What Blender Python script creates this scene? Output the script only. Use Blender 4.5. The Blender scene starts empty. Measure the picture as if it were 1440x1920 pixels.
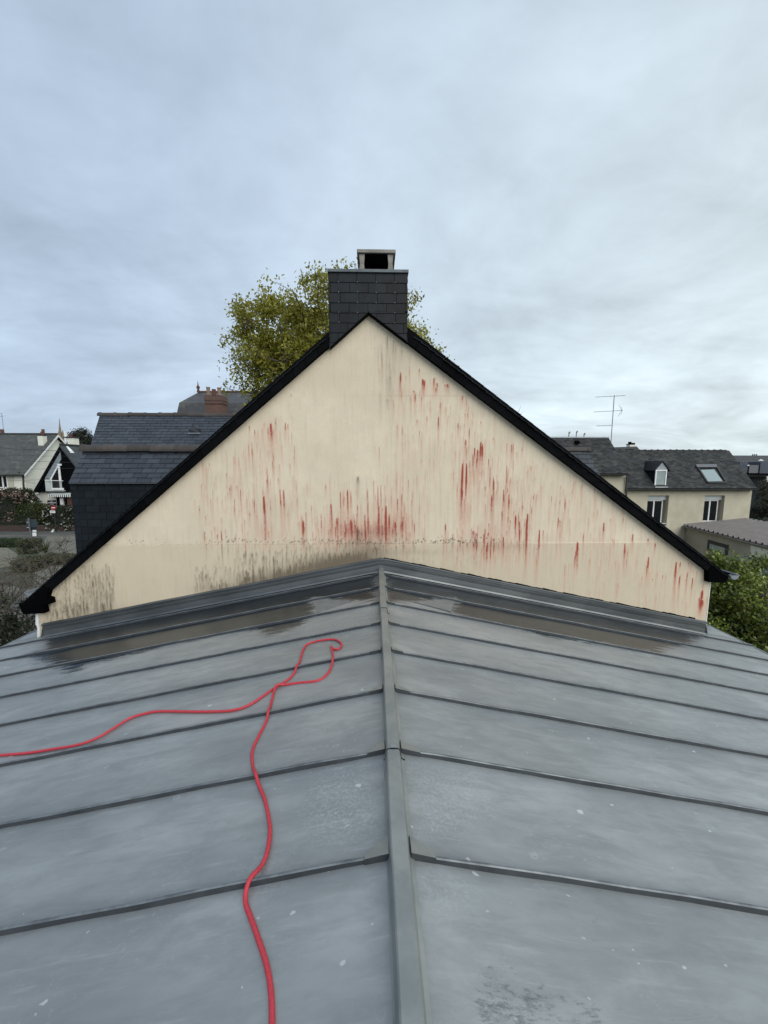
import bpy, math, random
import numpy as np
from mathutils import Vector, Matrix

R = math.radians
rnd = random.Random(7)
rng = np.random.default_rng(7)
scene = bpy.context.scene
col = scene.collection

# ------------------------------------------------------------------ camera
F_PX = 721.0
PITCH, YAW = R(7.0), R(1.5)
CAM = Vector((-0.105, 0.0, 1.64))
fwd = Vector((math.sin(YAW) * math.cos(PITCH), math.cos(YAW) * math.cos(PITCH), -math.sin(PITCH)))
rgt = Vector((math.cos(YAW), -math.sin(YAW), 0))
upv = rgt.cross(fwd)
cam_d = bpy.data.cameras.new('camera')
cam_d.sensor_fit = 'HORIZONTAL'
cam_d.sensor_width = 36
cam_d.lens = F_PX / 1440 * 36
cam_d.clip_start = 0.05
cam_d.clip_end = 3000
cam = bpy.data.objects.new('camera', cam_d)
cam.matrix_world = Matrix((
    (rgt.x, upv.x, -fwd.x, CAM.x), (rgt.y, upv.y, -fwd.y, CAM.y),
    (rgt.z, upv.z, -fwd.z, CAM.z), (0, 0, 0, 1)))
col.objects.link(cam)
scene.camera = cam

# ------------------------------------------------------------------ light
SUN_EL, SUN_AZ = R(38), R(150)         # azimuth clockwise from +Y: from the right, a little behind the camera
world = bpy.data.worlds.new('World')
scene.world = world
world.use_nodes = True
wn, wl = world.node_tree.nodes, world.node_tree.links
wn.clear()


def N(tree, kind, **kw):
    n = tree.nodes.new(kind)
    for k, v in kw.items():
        if k.startswith('i_'):
            key = k[2:]
            n.inputs[int(key) if key.isdigit() else key].default_value = v
        else:
            setattr(n, k, v)
    return n


def build_world():
    t = world.node_tree
    L = t.links.new

    def math_(op, a, b=None, c=None, clamp=False):
        n = N(t, 'ShaderNodeMath', operation=op, use_clamp=clamp)
        for i, x in enumerate((a, b, c)):
            if x is None:
                continue
            if isinstance(x, (int, float)):
                n.inputs[i].default_value = x
            else:
                L(x, n.inputs[i])
        return n.outputs[0]
    tc = N(t, 'ShaderNodeTexCoord')
    sep = N(t, 'ShaderNodeSeparateXYZ')
    L(tc.outputs['Generated'], sep.inputs[0])
    x, y, z = sep.outputs
    zz = math_('ADD', math_('MAXIMUM', z, 0.0), 0.22)
    u = math_('DIVIDE', x, zz)
    v = math_('DIVIDE', y, zz)
    cmb = N(t, 'ShaderNodeCombineXYZ')
    L(u, cmb.inputs[0]); L(v, cmb.inputs[1])
    n1 = N(t, 'ShaderNodeTexNoise', i_Scale=1.15, i_Detail=8.0, i_Roughness=0.52, i_Distortion=0.6)
    L(cmb.outputs[0], n1.inputs['Vector'])
    mp = N(t, 'ShaderNodeMapping')
    mp.inputs['Scale'].default_value = (1.0, 2.1, 1)
    mp.inputs['Rotation'].default_value = (0, 0, R(-18))
    mp.inputs['Location'].default_value = (3.1, 1.4, 0)
    L(cmb.outputs[0], mp.inputs[0])
    n2 = N(t, 'ShaderNodeTexNoise', i_Scale=1.0, i_Detail=9.0, i_Roughness=0.6, i_Distortion=0.7)
    L(mp.outputs[0], n2.inputs['Vector'])
    # overall glow of the hidden sun towards the right
    dot = math_('ADD', math_('MULTIPLY', x, 0.88), math_('MULTIPLY', z, -0.42))
    g = math_('MULTIPLY_ADD', dot, 0.72, 0.42, clamp=True)
    ramp = N(t, 'ShaderNodeMix', data_type='RGBA')
    L(g, ramp.inputs[0])
    ramp.inputs[6].default_value = (3.65, 4.48, 5.55, 1)
    ramp.inputs[7].default_value = (5.9, 6.7, 6.85, 1)
    a = math_('MULTIPLY', math_('SUBTRACT', n1.outputs[0], 0.5), 0.95)
    b = math_('MULTIPLY', math_('SUBTRACT', n2.outputs[0], 0.5), 0.62)
    low = math_('SUBTRACT', 1.0, math_('MULTIPLY', z, 1.2, clamp=True), clamp=True)
    b = math_('MULTIPLY', b, math_('MULTIPLY_ADD', low, 0.9, 0.25))
    n3 = N(t, 'ShaderNodeTexNoise', i_Scale=3.6, i_Detail=9.0, i_Roughness=0.58, i_Distortion=0.5)
    L(cmb.outputs[0], n3.inputs['Vector'])
    c3 = math_('MULTIPLY', math_('SUBTRACT', n3.outputs[0], 0.5), 0.32)
    amp = math_('ADD', math_('ADD', 1.02, c3), math_('ADD', a, b))
    mul = N(t, 'ShaderNodeVectorMath', operation='SCALE')
    L(ramp.outputs[2], mul.inputs[0]); L(amp, mul.inputs[3])
    # desaturate bright cloud edges
    sky = N(t, 'ShaderNodeTexSky', sky_type='NISHITA', sun_disc=False)
    sky.sun_elevation = SUN_EL
    sky.sun_rotation = SUN_AZ
    sky.dust_density = 3.0
    mix = N(t, 'ShaderNodeMix', data_type='RGBA')
    mix.inputs[0].default_value = 0.93
    L(sky.outputs[0], mix.inputs[6]); L(mul.outputs[0], mix.inputs[7])
    bg = N(t, 'ShaderNodeBackground', i_Strength=0.1)
    L(mix.outputs[2], bg.inputs[0])
    out = N(t, 'ShaderNodeOutputWorld')
    L(bg.outputs[0], out.inputs[0])


build_world()
sun_d = bpy.data.lights.new('sun', 'SUN')
sun_d.energy = 1.5
sun_d.angle = R(60)
sun_d.color = (1.0, 0.96, 0.9)
sun = bpy.data.objects.new('sun', sun_d)
sd = Vector((math.sin(SUN_AZ) * math.cos(SUN_EL), math.cos(SUN_AZ) * math.cos(SUN_EL), math.sin(SUN_EL)))
sun.rotation_euler = (-sd).to_track_quat('-Z', 'Y').to_euler()
col.objects.link(sun)
vs = scene.view_settings
vs.view_transform = 'Standard'
vs.look = 'None'
vs.exposure = 0.5
vs.gamma = 1
vs.use_curve_mapping = False

GZ = CAM.z - 6.7      # ground height


# ------------------------------------------------------------------ helpers: survey of the photograph
def P(px, py, Y):
    """real place of a feature seen at (px, py) that stands at distance Y"""
    d = fwd + rgt * ((px - 720) / F_PX) + upv * ((960 - py) / F_PX)
    return CAM + d * (Y / d.y)


def PG(px, py, z=GZ):
    d = fwd + rgt * ((px - 720) / F_PX) + upv * ((960 - py) / F_PX)
    return CAM + d * ((z - CAM.z) / d.z)


SL = {-1: 0.192, 1: 0.206}


def PR(px, py, dz=0.0):
    """place on the zinc roof (two slopes falling from x = 0)"""
    d = fwd + rgt * ((px - 720) / F_PX) + upv * ((960 - py) / F_PX)
    best = None
    for s in (-1, 1):
        den = d.z + SL[s] * s * d.x
        if abs(den) < 1e-6:
            continue
        tt = (dz - SL[s] * s * CAM.x - CAM.z) / den
        p = CAM + d * tt
        if tt > 0 and p.x * s >= -1e-6:
            best = p
    return best


# ------------------------------------------------------------------ helpers: meshes
class MB:
    def __init__(s):
        s.v, s.f = [], []

    def poly(s, pts):
        b = len(s.v)
        s.v += [tuple(p) for p in pts]
        s.f.append(tuple(range(b, b + len(pts))))

    def prism(s, pts, off):
        """polygon pts extruded by vector off"""
        b, n = len(s.v), len(pts)
        off = Vector(off)
        s.v += [tuple(p) for p in pts] + [tuple(Vector(p) + off) for p in pts]
        s.f.append(tuple(range(b + n - 1, b - 1, -1)))
        s.f.append(tuple(range(b + n, b + 2 * n)))
        for i in range(n):
            j = (i + 1) % n
            s.f.append((b + i, b + j, b + n + j, b + n + i))

    def box(s, x0, x1, y0, y1, z0, z1):
        s.prism([(x0, y0, z0), (x1, y0, z0), (x1, y0, z1), (x0, y0, z1)], (0, y1 - y0, 0))

    def beam(s, a, b, w, h, up=(0, 0, 1)):
        a, b = Vector(a), Vector(b)
        d = (b - a).normalized()
        sd_ = d.cross(Vector(up)).normalized() * (w / 2)
        u = sd_.cross(d).normalized() * (h / 2)
        s.prism([a - sd_ - u, a + sd_ - u, a + sd_ + u, a - sd_ + u], b - a)

    def tube(s, pts, rad, n=6, cap=True):
        pts = [Vector(p) for p in pts]
        m = len(pts)
        rr = rad if isinstance(rad, (list, tuple)) else [rad] * m
        b = len(s.v)
        ref = Vector((0.13, 0.21, 0.97))
        for i, p in enumerate(pts):
            d = (pts[min(i + 1, m - 1)] - pts[max(i - 1, 0)])
            d = d.normalized() if d.length > 1e-9 else Vector((0, 0, 1))
            if abs(d.dot(ref)) > 0.95:
                ref = Vector((0.9, 0.3, 0.1))
            a = d.cross(ref).normalized()
            c = d.cross(a)
            ref = -c.cross(d) if False else ref
            for k in range(n):
                th = 2 * math.pi * k / n
                s.v.append(tuple(p + (a * math.cos(th) + c * math.sin(th)) * rr[i]))
        for i in range(m - 1):
            for k in range(n):
                k2 = (k + 1) % n
                s.f.append((b + i * n + k, b + i * n + k2, b + (i + 1) * n + k2, b + (i + 1) * n + k))
        if cap:
            s.f.append(tuple(b + k for k in range(n - 1, -1, -1)))
            s.f.append(tuple(b + (m - 1) * n + k for k in range(n)))


WLOC = {}


def attach(o, parent):
    if parent is not None:
        o.parent = parent
        o.matrix_parent_inverse = Matrix.Translation(-WLOC.get(parent.name, Vector((0, 0, 0))))


def tag(o, label=None, cat=None, group=None, kind=None):
    if label: o['label'] = label
    if cat: o['category'] = cat
    if group: o['group'] = group
    if kind: o['kind'] = kind
    return o


def mesh_from(mb, name, mat, smooth=False):
    me = bpy.data.meshes.new(name)
    me.from_pydata(mb.v, [], mb.f)
    if mat: me.materials.append(mat)
    if smooth:
        me.polygons.foreach_set('use_smooth', [True] * len(me.polygons))
    me.update()
    return me


def obj(name, mb, mat, parent=None, smooth=False, bevel=0.0, kind=None):
    me = mb if isinstance(mb, bpy.types.Mesh) else mesh_from(mb, name, mat, smooth)
    o = bpy.data.objects.new(name, me)
    col.objects.link(o)
    attach(o, parent)
    if bevel:
        m = o.modifiers.new('bevel', 'BEVEL')
        m.width = bevel; m.segments = 2; m.limit_method = 'ANGLE'
    if kind: o['kind'] = kind
    return o


def thing(name, loc, label, cat, group=None):
    o = bpy.data.objects.new(name, None)
    o.empty_display_size = 0.2
    o.location = loc
    col.objects.link(o)
    WLOC[o.name] = Vector(loc)
    return tag(o, label, cat, group)


def fast_quads(name, V, Q, mat, smooth=False):
    me = bpy.data.meshes.new(name)
    V = np.asarray(V, np.float32); Q = np.asarray(Q, np.int32)
    me.vertices.add(len(V)); me.vertices.foreach_set('co', V.ravel())
    me.loops.add(Q.size); me.loops.foreach_set('vertex_index', Q.ravel())
    me.polygons.add(len(Q)); me.polygons.foreach_set('loop_start', np.arange(0, Q.size, 4, dtype=np.int32))
    me.polygons.foreach_set('loop_total', np.full(len(Q), 4, np.int32))
    if smooth: me.polygons.foreach_set('use_smooth', np.ones(len(Q), bool))
    me.update(calc_edges=True)
    if mat: me.materials.append(mat)
    return me


# ------------------------------------------------------------------ materials
def new_mat(name):
    m = bpy.data.materials.new(name)
    m.use_nodes = True
    t = m.node_tree
    b = t.nodes['Principled BSDF']
    return m, t, b


def mathn(t, op, a, b=None, c=None, clamp=False):
    n = N(t, 'ShaderNodeMath', operation=op, use_clamp=clamp)
    for i, x in enumerate((a, b, c)):
        if x is None: continue
        if isinstance(x, (int, float)): n.inputs[i].default_value = x
        else: t.links.new(x, n.inputs[i])
    return n.outputs[0]


def mixc(t, f, a, b, blend='MIX'):
    n = N(t, 'ShaderNodeMix', data_type='RGBA', blend_type=blend)
    for i, x in ((0, f), (6, a), (7, b)):
        if isinstance(x, (int, float)): n.inputs[i].default_value = x
        elif isinstance(x, tuple): n.inputs[i].default_value = (*x[:3], 1)
        else: t.links.new(x, n.inputs[i])
    return n.outputs[2]


def noise(t, scale, detail=4, rough=0.55, stretch=None, dist=0.0, loc=None):
    tc = N(t, 'ShaderNodeNewGeometry')
    src = tc.outputs['Position']
    if stretch or loc:
        mp = N(t, 'ShaderNodeMapping')
        if stretch: mp.inputs['Scale'].default_value = stretch
        if loc: mp.inputs['Location'].default_value = loc
        t.links.new(src, mp.inputs[0]); src = mp.outputs[0]
    n = N(t, 'ShaderNodeTexNoise', i_Scale=scale, i_Detail=detail, i_Roughness=rough, i_Distortion=dist)
    t.links.new(src, n.inputs['Vector'])
    return n.outputs[0]


def smooth(t, x, lo, hi):
    n = N(t, 'ShaderNodeMapRange', interpolation_type='SMOOTHSTEP')
    t.links.new(x, n.inputs[0])
    n.inputs[1].default_value = lo; n.inputs[2].default_value = hi
    return n.outputs[0]


def bump(t, b, h, strength, dist=0.01):
    n = N(t, 'ShaderNodeBump', i_Strength=strength, i_Distance=dist)
    t.links.new(h, n.inputs['Height'])
    t.links.new(n.outputs[0], b.inputs['Normal'])


def simple(name, c1, c2=None, scale=3, rough=0.6, bs=0.0, bscale=40, metallic=0, stretch=None, spec=0.5, island=0.0):
    m, t, b = new_mat(name)
    b.inputs['Roughness'].default_value = rough
    b.inputs['Metallic'].default_value = metallic
    b.inputs['Specular IOR Level'].default_value = spec
    if c2 is None: c2 = tuple(x * 0.75 for x in c1)
    f = smooth(t, noise(t, scale, 5, 0.6, stretch), 0.3, 0.7)
    c = mixc(t, f, c1, c2)
    if island:
        g = N(t, 'ShaderNodeNewGeometry')
        oi = N(t, 'ShaderNodeObjectInfo')
        r = mathn(t, 'FRACT', mathn(t, 'ADD', g.outputs['Random Per Island'], oi.outputs['Random']))
        k = mathn(t, 'MULTIPLY_ADD', r, 2 * island, 1 - island)
        hs = N(t, 'ShaderNodeHueSaturation')
        t.links.new(k, hs.inputs['Value']); t.links.new(c, hs.inputs['Color'])
        c = hs.outputs[0]
    t.links.new(c, b.inputs['Base Color'])
    if bs: bump(t, b, noise(t, bscale, 3, 0.6), bs)
    return m


def leaf_mat(name, c1, c2, c3=None, trans=0.35, rough=0.5):
    m, t, b = new_mat(name)
    g = N(t, 'ShaderNodeNewGeometry')
    r = g.outputs['Random Per Island']
    ramp = N(t, 'ShaderNodeValToRGB')
    e = ramp.color_ramp.elements
    e[0].color = (*c1, 1); e[1].color = (*c2, 1)
    if c3:
        x = e.new(0.88); x.color = (*c2, 1)
        e[-1].color = (*c3, 1)
    t.links.new(r, ramp.inputs[0])
    f = noise(t, 1.3, 3, 0.6)
    c = mixc(t, smooth(t, f, 0.35, 0.7), ramp.outputs[0], (0.62, 0.62, 0.62), 'MULTIPLY')
    t.links.new(c, b.inputs['Base Color'])
    b.inputs['Roughness'].default_value = rough
    tr = N(t, 'ShaderNodeBsdfTranslucent')
    t.links.new(c, tr.inputs[0])
    mx = N(t, 'ShaderNodeMixShader', i_0=trans)
    t.links.new(b.outputs[0], mx.inputs[1]); t.links.new(tr.outputs[0], mx.inputs[2])
    t.links.new(mx.outputs[0], t.nodes['Material Output'].inputs[0])
    return m


def zinc_mat():
    m, t, b = new_mat('zinc_sheet')
    L = t.links.new
    at = N(t, 'ShaderNodeAttribute', attribute_name='clean')
    ad = N(t, 'ShaderNodeAttribute', attribute_name='dirt')
    streak = noise(t, 13, 8, 0.75, (0.2, 2.2, 1), 0.15)
    grain = noise(t, 60, 4, 0.7)
    # signed distance + ragged streak noise -> edge of the dew
    s = mathn(t, 'ADD', at.outputs['Fac'], mathn(t, 'MULTIPLY', mathn(t, 'SUBTRACT', streak, 0.5), 0.75))
    s = mathn(t, 'ADD', s, mathn(t, 'MULTIPLY', mathn(t, 'SUBTRACT', grain, 0.5), 0.22))
    clean = smooth(t, s, -0.06, 0.07)
    big = smooth(t, noise(t, 1.1, 5, 0.6, (0.5, 1.3, 1)), 0.3, 0.72)
    mid = smooth(t, noise(t, 6, 6, 0.65, (0.45, 1.6, 1), 0.4), 0.32, 0.7)
    c = mixc(t, big, (0.25, 0.268, 0.27), (0.40, 0.418, 0.415))
    c = mixc(t, mathn(t, 'MULTIPLY', mid, 0.5), c, (0.19, 0.205, 0.208))
    # frosty light mottling
    fr = smooth(t, noise(t, 45, 5, 0.75, (0.7, 1, 1)), 0.55, 0.75)
    frm = smooth(t, noise(t, 2.0, 3, 0.5, None, 0, (4, 1, 0)), 0.5, 0.68)
    af_ = N(t, 'ShaderNodeAttribute', attribute_name='frost_highlight')
    c = mixc(t, mathn(t, 'MULTIPLY', mathn(t, 'MULTIPLY', fr, frm), 0.6), c, (0.46, 0.50, 0.51))
    fr2 = mathn(t, 'MULTIPLY', smooth(t, noise(t, 70, 6, 0.8, (0.8, 1.1, 1)), 0.42, 0.72), af_.outputs['Fac'])  # bright highlights on the pans, painted as pale speckle
    c = mixc(t, mathn(t, 'MULTIPLY', fr2, 0.62), c, (0.50, 0.545, 0.55))
    ds = N(t, 'ShaderNodeAttribute', attribute_name='seam_contact_shade')  # contact shade beside seams and ridge, put into the colour
    dsn = mathn(t, 'MULTIPLY', ds.outputs['Fac'], mathn(t, 'MULTIPLY_ADD', noise(t, 6, 5, 0.7, (0.6, 1, 1)), 1.3, -0.15), clamp=True)
    c = mixc(t, mathn(t, 'MULTIPLY', dsn, 0.55), c, (0.10, 0.112, 0.118))
    # long drip marks down the slope
    dr = smooth(t, noise(t, 14, 4, 0.6, (0.12, 2.6, 1)), 0.56, 0.74)
    c = mixc(t, mathn(t, 'MULTIPLY', dr, 0.3), c, (0.42, 0.45, 0.455))
    # fine scratches and scuffs
    for scn, st_, lo_ in ((1.7, (1.0, 0.5, 1), (7, 2, 0)), (2.6, (0.35, 1.6, 1), (1, 9, 0))):
        nn_ = noise(t, scn, 3, 0.55, st_, 1.6, lo_)
        ln_ = mathn(t, 'SUBTRACT', 1.0, smooth(t, mathn(t, 'ABSOLUTE', mathn(t, 'SUBTRACT', nn_, 0.5)), 0.0008, 0.0032))
        mk_ = smooth(t, noise(t, 1.6, 3, 0.6, None, 0, (lo_[1], lo_[0], 0)), 0.52, 0.62)
        c = mixc(t, mathn(t, 'MULTIPLY', mathn(t, 'MULTIPLY', ln_, mk_), 0.15), c, (0.46, 0.49, 0.49))
    sc_ = smooth(t, noise(t, 24, 6, 0.8, (0.5, 1.6, 1), 0.5), 0.6, 0.68)
    sm_ = smooth(t, noise(t, 1.4, 4, 0.6, None, 0, (11, 3, 0)), 0.5, 0.66)
    c = mixc(t, mathn(t, 'MULTIPLY', mathn(t, 'MULTIPLY', sc_, sm_), 0.45), c, (0.13, 0.142, 0.145))
    # droppings and rings
    geo = N(t, 'ShaderNodeNewGeometry')
    for sc, lo, hi, keep, colr, ringed in ((3.2, 0.030, 0.052, 0.55, (0.62, 0.64, 0.62), False), (7.0, 0.045, 0.075, 0.70, (0.55, 0.58, 0.57), False), (14.0, 0.05, 0.09, 0.8, (0.5, 0.53, 0.52), False), (4.1, 0.0, 0.0, 0.6, (0.42, 0.46, 0.46), True)):
        vor = N(t, 'ShaderNodeTexVoronoi', i_Scale=sc)
        mp = N(t, 'ShaderNodeMapping')
        mp.inputs['Scale'].default_value = (0.8, 1.2, 1)
        mp.inputs['Location'].default_value = (sc, sc * 2, 0)
        nv = N(t, 'ShaderNodeTexNoise', i_Scale=30.0, i_Detail=3.0)
        L(geo.outputs['Position'], nv.inputs['Vector'])
        off = N(t, 'ShaderNodeVectorMath', operation='SCALE'); off.inputs[3].default_value = 0.03
        L(nv.outputs['Color'], off.inputs[0])
        av = N(t, 'ShaderNodeVectorMath', operation='ADD')
        L(geo.outputs['Position'], av.inputs[0]); L(off.outputs[0], av.inputs[1])
        L(av.outputs[0], mp.inputs[0]); L(mp.outputs[0], vor.inputs['Vector'])
        d = vor.outputs['Distance']
        sp = N(t, 'ShaderNodeSeparateColor'); L(vor.outputs['Color'], sp.inputs[0])
        pick = mathn(t, 'GREATER_THAN', sp.outputs[0], keep)
        if ringed:
            k = mathn(t, 'SUBTRACT', 1.0, smooth(t, mathn(t, 'ABSOLUTE', mathn(t, 'SUBTRACT', d, 0.06)), 0.006, 0.022))
            k = mathn(t, 'MULTIPLY', k, 0.4)
        else:
            k = mathn(t, 'SUBTRACT', 1.0, smooth(t, d, lo, hi))
            k = mathn(t, 'MULTIPLY', k, 0.75)
        c = mixc(t, mathn(t, 'MULTIPLY', k, pick), c, colr)
    # dark mould patches
    dn = noise(t, 60, 6, 0.8, (0.4, 1.2, 1), 0.4)
    dn2 = noise(t, 11, 4, 0.6, (0.6, 1.0, 1), 0.4)
    dk = smooth(t, mathn(t, 'ADD', mathn(t, 'MULTIPLY', ad.outputs['Fac'], 0.34), mathn(t, 'ADD', mathn(t, 'MULTIPLY', dn, 0.95), mathn(t, 'MULTIPLY', dn2, 0.35))), 0.86, 1.06)
    dk = mathn(t, 'MULTIPLY', dk, smooth(t, ad.outputs['Fac'], 0.05, 0.3))
    c = mixc(t, mathn(t, 'MULTIPLY', dk, 0.62), c, (0.065, 0.07, 0.067))
    cc = mixc(t, mid, (0.095, 0.117, 0.142), (0.072, 0.089, 0.108))
    c = mixc(t, clean, c, cc)
    L(c, b.inputs['Base Color'])
    L(mathn(t, 'MULTIPLY_ADD', clean, 0.5, 0.42), b.inputs['Metallic'])
    rr = mathn(t, 'MULTIPLY_ADD', grain, 0.12, 0.40)
    rr = mathn(t, 'MULTIPLY_ADD', mid, 0.1, rr)
    rmix = N(t, 'ShaderNodeMix', data_type='FLOAT')
    L(clean, rmix.inputs[0]); L(rr, rmix.inputs[2]); rmix.inputs[3].default_value = 0.27
    L(rmix.outputs[0], b.inputs['Roughness'])
    h = mathn(t, 'ADD', mathn(t, 'MULTIPLY', noise(t, 5, 3, 0.5), 1.0), mathn(t, 'MULTIPLY', grain, 0.12))
    bump(t, b, h, 0.22, 0.012)
    return m


def render_mat():
    """cream render with red and grey streaks kept in colour attribute 'stain'"""
    m, t, b = new_mat('stained_render')
    L = t.links.new
    at = N(t, 'ShaderNodeAttribute', attribute_name='stain')
    sp = N(t, 'ShaderNodeSeparateColor'); L(at.outputs['Color'], sp.inputs[0])
    red, grey, low = sp.outputs
    sand = noise(t, 150, 3, 0.75)
    blot = smooth(t, noise(t, 1.3, 5, 0.6), 0.3, 0.7)
    c = mixc(t, blot, (0.68, 0.59, 0.445), (0.755, 0.66, 0.505))
    mo = smooth(t, noise(t, 4.5, 6, 0.7), 0.32, 0.68)
    c = mixc(t, mathn(t, 'MULTIPLY', mo, 0.35), c, (0.60, 0.525, 0.40))
    c = mixc(t, mathn(t, 'MULTIPLY', low, 0.5), c, (0.56, 0.475, 0.34))
    fine = smooth(t, noise(t, 70, 5, 0.75), 0.3, 0.62)
    c = mixc(t, mathn(t, 'MULTIPLY', mathn(t, 'SUBTRACT', 1.0, fine), 0.10), c, (0.36, 0.29, 0.2))
    vert = noise(t, 26, 4, 0.6, (1, 1, 0.08))
    faint = mathn(t, 'MULTIPLY', smooth(t, vert, 0.48, 0.75), 0.17)
    c = mixc(t, faint, c, (0.42, 0.31, 0.21))
    brk = mathn(t, 'MULTIPLY_ADD', smooth(t, noise(t, 85, 3, 0.8), 0.28, 0.6), 0.55, 0.72)
    r1 = mathn(t, 'MULTIPLY', red, brk, clamp=True)
    rc = mixc(t, smooth(t, r1, 0.25, 0.85), (0.56, 0.26, 0.19), (0.33, 0.068, 0.05))
    c = mixc(t, mathn(t, 'MULTIPLY', r1, 1.25, clamp=True), c, rc)
    g1 = mathn(t, 'MULTIPLY', grey, brk, clamp=True)
    c = mixc(t, mathn(t, 'MULTIPLY', g1, 0.9, clamp=True), c, (0.125, 0.098, 0.066))
    L(c, b.inputs['Base Color'])
    b.inputs['Roughness'].default_value = 0.9
    b.inputs['Specular IOR Level'].default_value = 0.2
    h = mathn(t, 'ADD', mathn(t, 'MULTIPLY', sand, 0.6), mathn(t, 'MULTIPLY', noise(t, 55, 3, 0.6), 0.6))
    bump(t, b, h, 0.55, 0.006)
    return m


def brick_mat(name, c1, c2, mortar, sx, sy):
    m, t, b = new_mat(name)
    tc = N(t, 'ShaderNodeTexCoord')
    sep = N(t, 'ShaderNodeSeparateXYZ'); t.links.new(tc.outputs['Object'], sep.inputs[0])
    cmb = N(t, 'ShaderNodeCombineXYZ')
    t.links.new(mathn(t, 'ADD', sep.outputs[0], sep.outputs[1]), cmb.inputs[0])
    t.links.new(sep.outputs[2], cmb.inputs[1])
    br = N(t, 'ShaderNodeTexBrick', i_Scale=1.0)
    br.inputs['Brick Width'].default_value = sx; br.inputs['Row Height'].default_value = sy
    br.inputs['Mortar Size'].default_value = sy * 0.12
    br.inputs['Color1'].default_value = (*c1, 1); br.inputs['Color2'].default_value = (*c2, 1)
    br.inputs['Mortar'].default_value = (*mortar, 1)
    t.links.new(cmb.outputs[0], br.inputs[0])
    c = mixc(t, mathn(t, 'MULTIPLY', noise(t, 2, 5), 0.7), br.outputs[0], (0.03, 0.028, 0.025))
    t.links.new(c, b.inputs['Base Color'])
    b.inputs['Roughness'].default_value = 0.85
    return m


def slate_far_mat(name, c1, c2, moss=None, row=0.14):
    """slated slope too far to tell the pieces apart"""
    m, t, b = new_mat(name)
    f = smooth(t, noise(t, 2.2, 6, 0.7), 0.3, 0.7)
    c = mixc(t, f, c1, c2)
    g = N(t, 'ShaderNodeNewGeometry')
    sep = N(t, 'ShaderNodeSeparateXYZ'); t.links.new(g.outputs['Position'], sep.inputs[0])
    vor = N(t, 'ShaderNodeTexVoronoi', i_Scale=1.0)
    mp = N(t, 'ShaderNodeMapping'); mp.inputs['Scale'].default_value = (4, 4, 8)
    t.links.new(g.outputs['Position'], mp.inputs[0]); t.links.new(mp.outputs[0], vor.inputs['Vector'])
    spc = N(t, 'ShaderNodeSeparateColor'); t.links.new(vor.outputs['Color'], spc.inputs[0])
    c = mixc(t, mathn(t, 'MULTIPLY', spc.outputs[0], 0.5), c, tuple(x * 1.9 for x in c1))
    if moss:
        c = mixc(t, mathn(t, 'MULTIPLY', smooth(t, noise(t, 1.1, 6, 0.75), 0.52, 0.7), 0.6), c, moss)
    t.links.new(c, b.inputs['Base Color'])
    b.inputs['Roughness'].default_value = 0.6
    return m


M = {}
M['zinc'] = zinc_mat()
M['seam_face_shaded'] = simple('zinc_seam_shaded', (0.060, 0.068, 0.074), (0.038, 0.044, 0.050), 8, 0.5, 0.1, 60, 0.3)  # shade of the upright seam faces, put into a darker zinc
M['zinc_flash'] = simple('zinc_flashing', (0.165, 0.175, 0.178), (0.10, 0.11, 0.115), 3, 0.36, 0.08, 30, 0.7, (0.4, 1, 1))
M['dew_patch'] = simple('dew_sheet', (0.22, 0.235, 0.24), (0.17, 0.185, 0.19), 9, 0.5, 0, 30, 0.3)
M['seam_top_lit'] = simple('seam_fold_lit', (0.20, 0.22, 0.23), (0.09, 0.10, 0.11), 7, 0.45, 0, 40, 0.4, (1, 1, 1))  # lit top of the seams, put into a lighter zinc
M['zinc_cap'] = simple('zinc_ridge', (0.30, 0.315, 0.30), (0.22, 0.24, 0.235), 5, 0.45, 0.12, 40, 0.45)
M['zinc_light'] = simple('zinc_light', (0.33, 0.36, 0.38), (0.25, 0.28, 0.3), 4, 0.45, 0, 30, 0.5)
M['render'] = render_mat()
M['slate'] = simple('slate', (0.0115, 0.0145, 0.018), (0.005, 0.0065, 0.0085), 7, 0.5, 0.25, 45, 0, (1, 1, 0.4), 0.2, 0.35)
M['slate_blue'] = simple('slate_roof', (0.033, 0.039, 0.049), (0.022, 0.027, 0.034), 7, 0.42, 0.25, 40, 0, None, 0.5, 0.30)
M['slate_wall'] = simple('slate_cladding', (0.009, 0.013, 0.017), (0.006, 0.009, 0.012), 7, 0.6, 0.2, 40, 0, None, 0.2, 0.25)
M['slate_black'] = simple('slate_verge', (0.0026, 0.0032, 0.0042), (0.0012, 0.0015, 0.002), 7, 0.7, 0.2, 40, 0, None, 0.06, 0.5)
M['slate_old'] = simple('slate_weathered', (0.026, 0.029, 0.033), (0.055, 0.055, 0.050), 2.3, 0.7, 0.2, 30, 0, None, 0.3, 0.5)
M['black'] = simple('black_board', (0.002, 0.002, 0.0025), (0.0015, 0.0015, 0.002), 5, 0.9, 0, 30, 0, None, 0.03)
M['dull_black'] = simple('dull_black', (0.006, 0.006, 0.006), (0.004, 0.004, 0.004), 5, 0.95, 0, 30, 0, None, 0.05)  # flat black for flue, joints, slate backing and painted shade under the cap
M['concrete'] = simple('concrete', (0.30, 0.29, 0.255), (0.19, 0.18, 0.155), 6, 0.9, 0.3, 60)
M['ridge_tile'] = simple('ridge_tile', (0.060, 0.050, 0.044), (0.044, 0.038, 0.035), 6, 0.7, 0.2, 50, 0, None, 0.4, 0.2)
M['old_tile'] = simple('old_tile', (0.045, 0.04, 0.038), (0.022, 0.022, 0.024), 5, 0.8)
M['terracotta'] = simple('terracotta', (0.13, 0.055, 0.038), (0.075, 0.036, 0.028), 8, 0.85)
M['pot_pale'] = simple('pale_pot', (0.27, 0.18, 0.13), (0.18, 0.12, 0.09), 8, 0.85)
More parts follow.
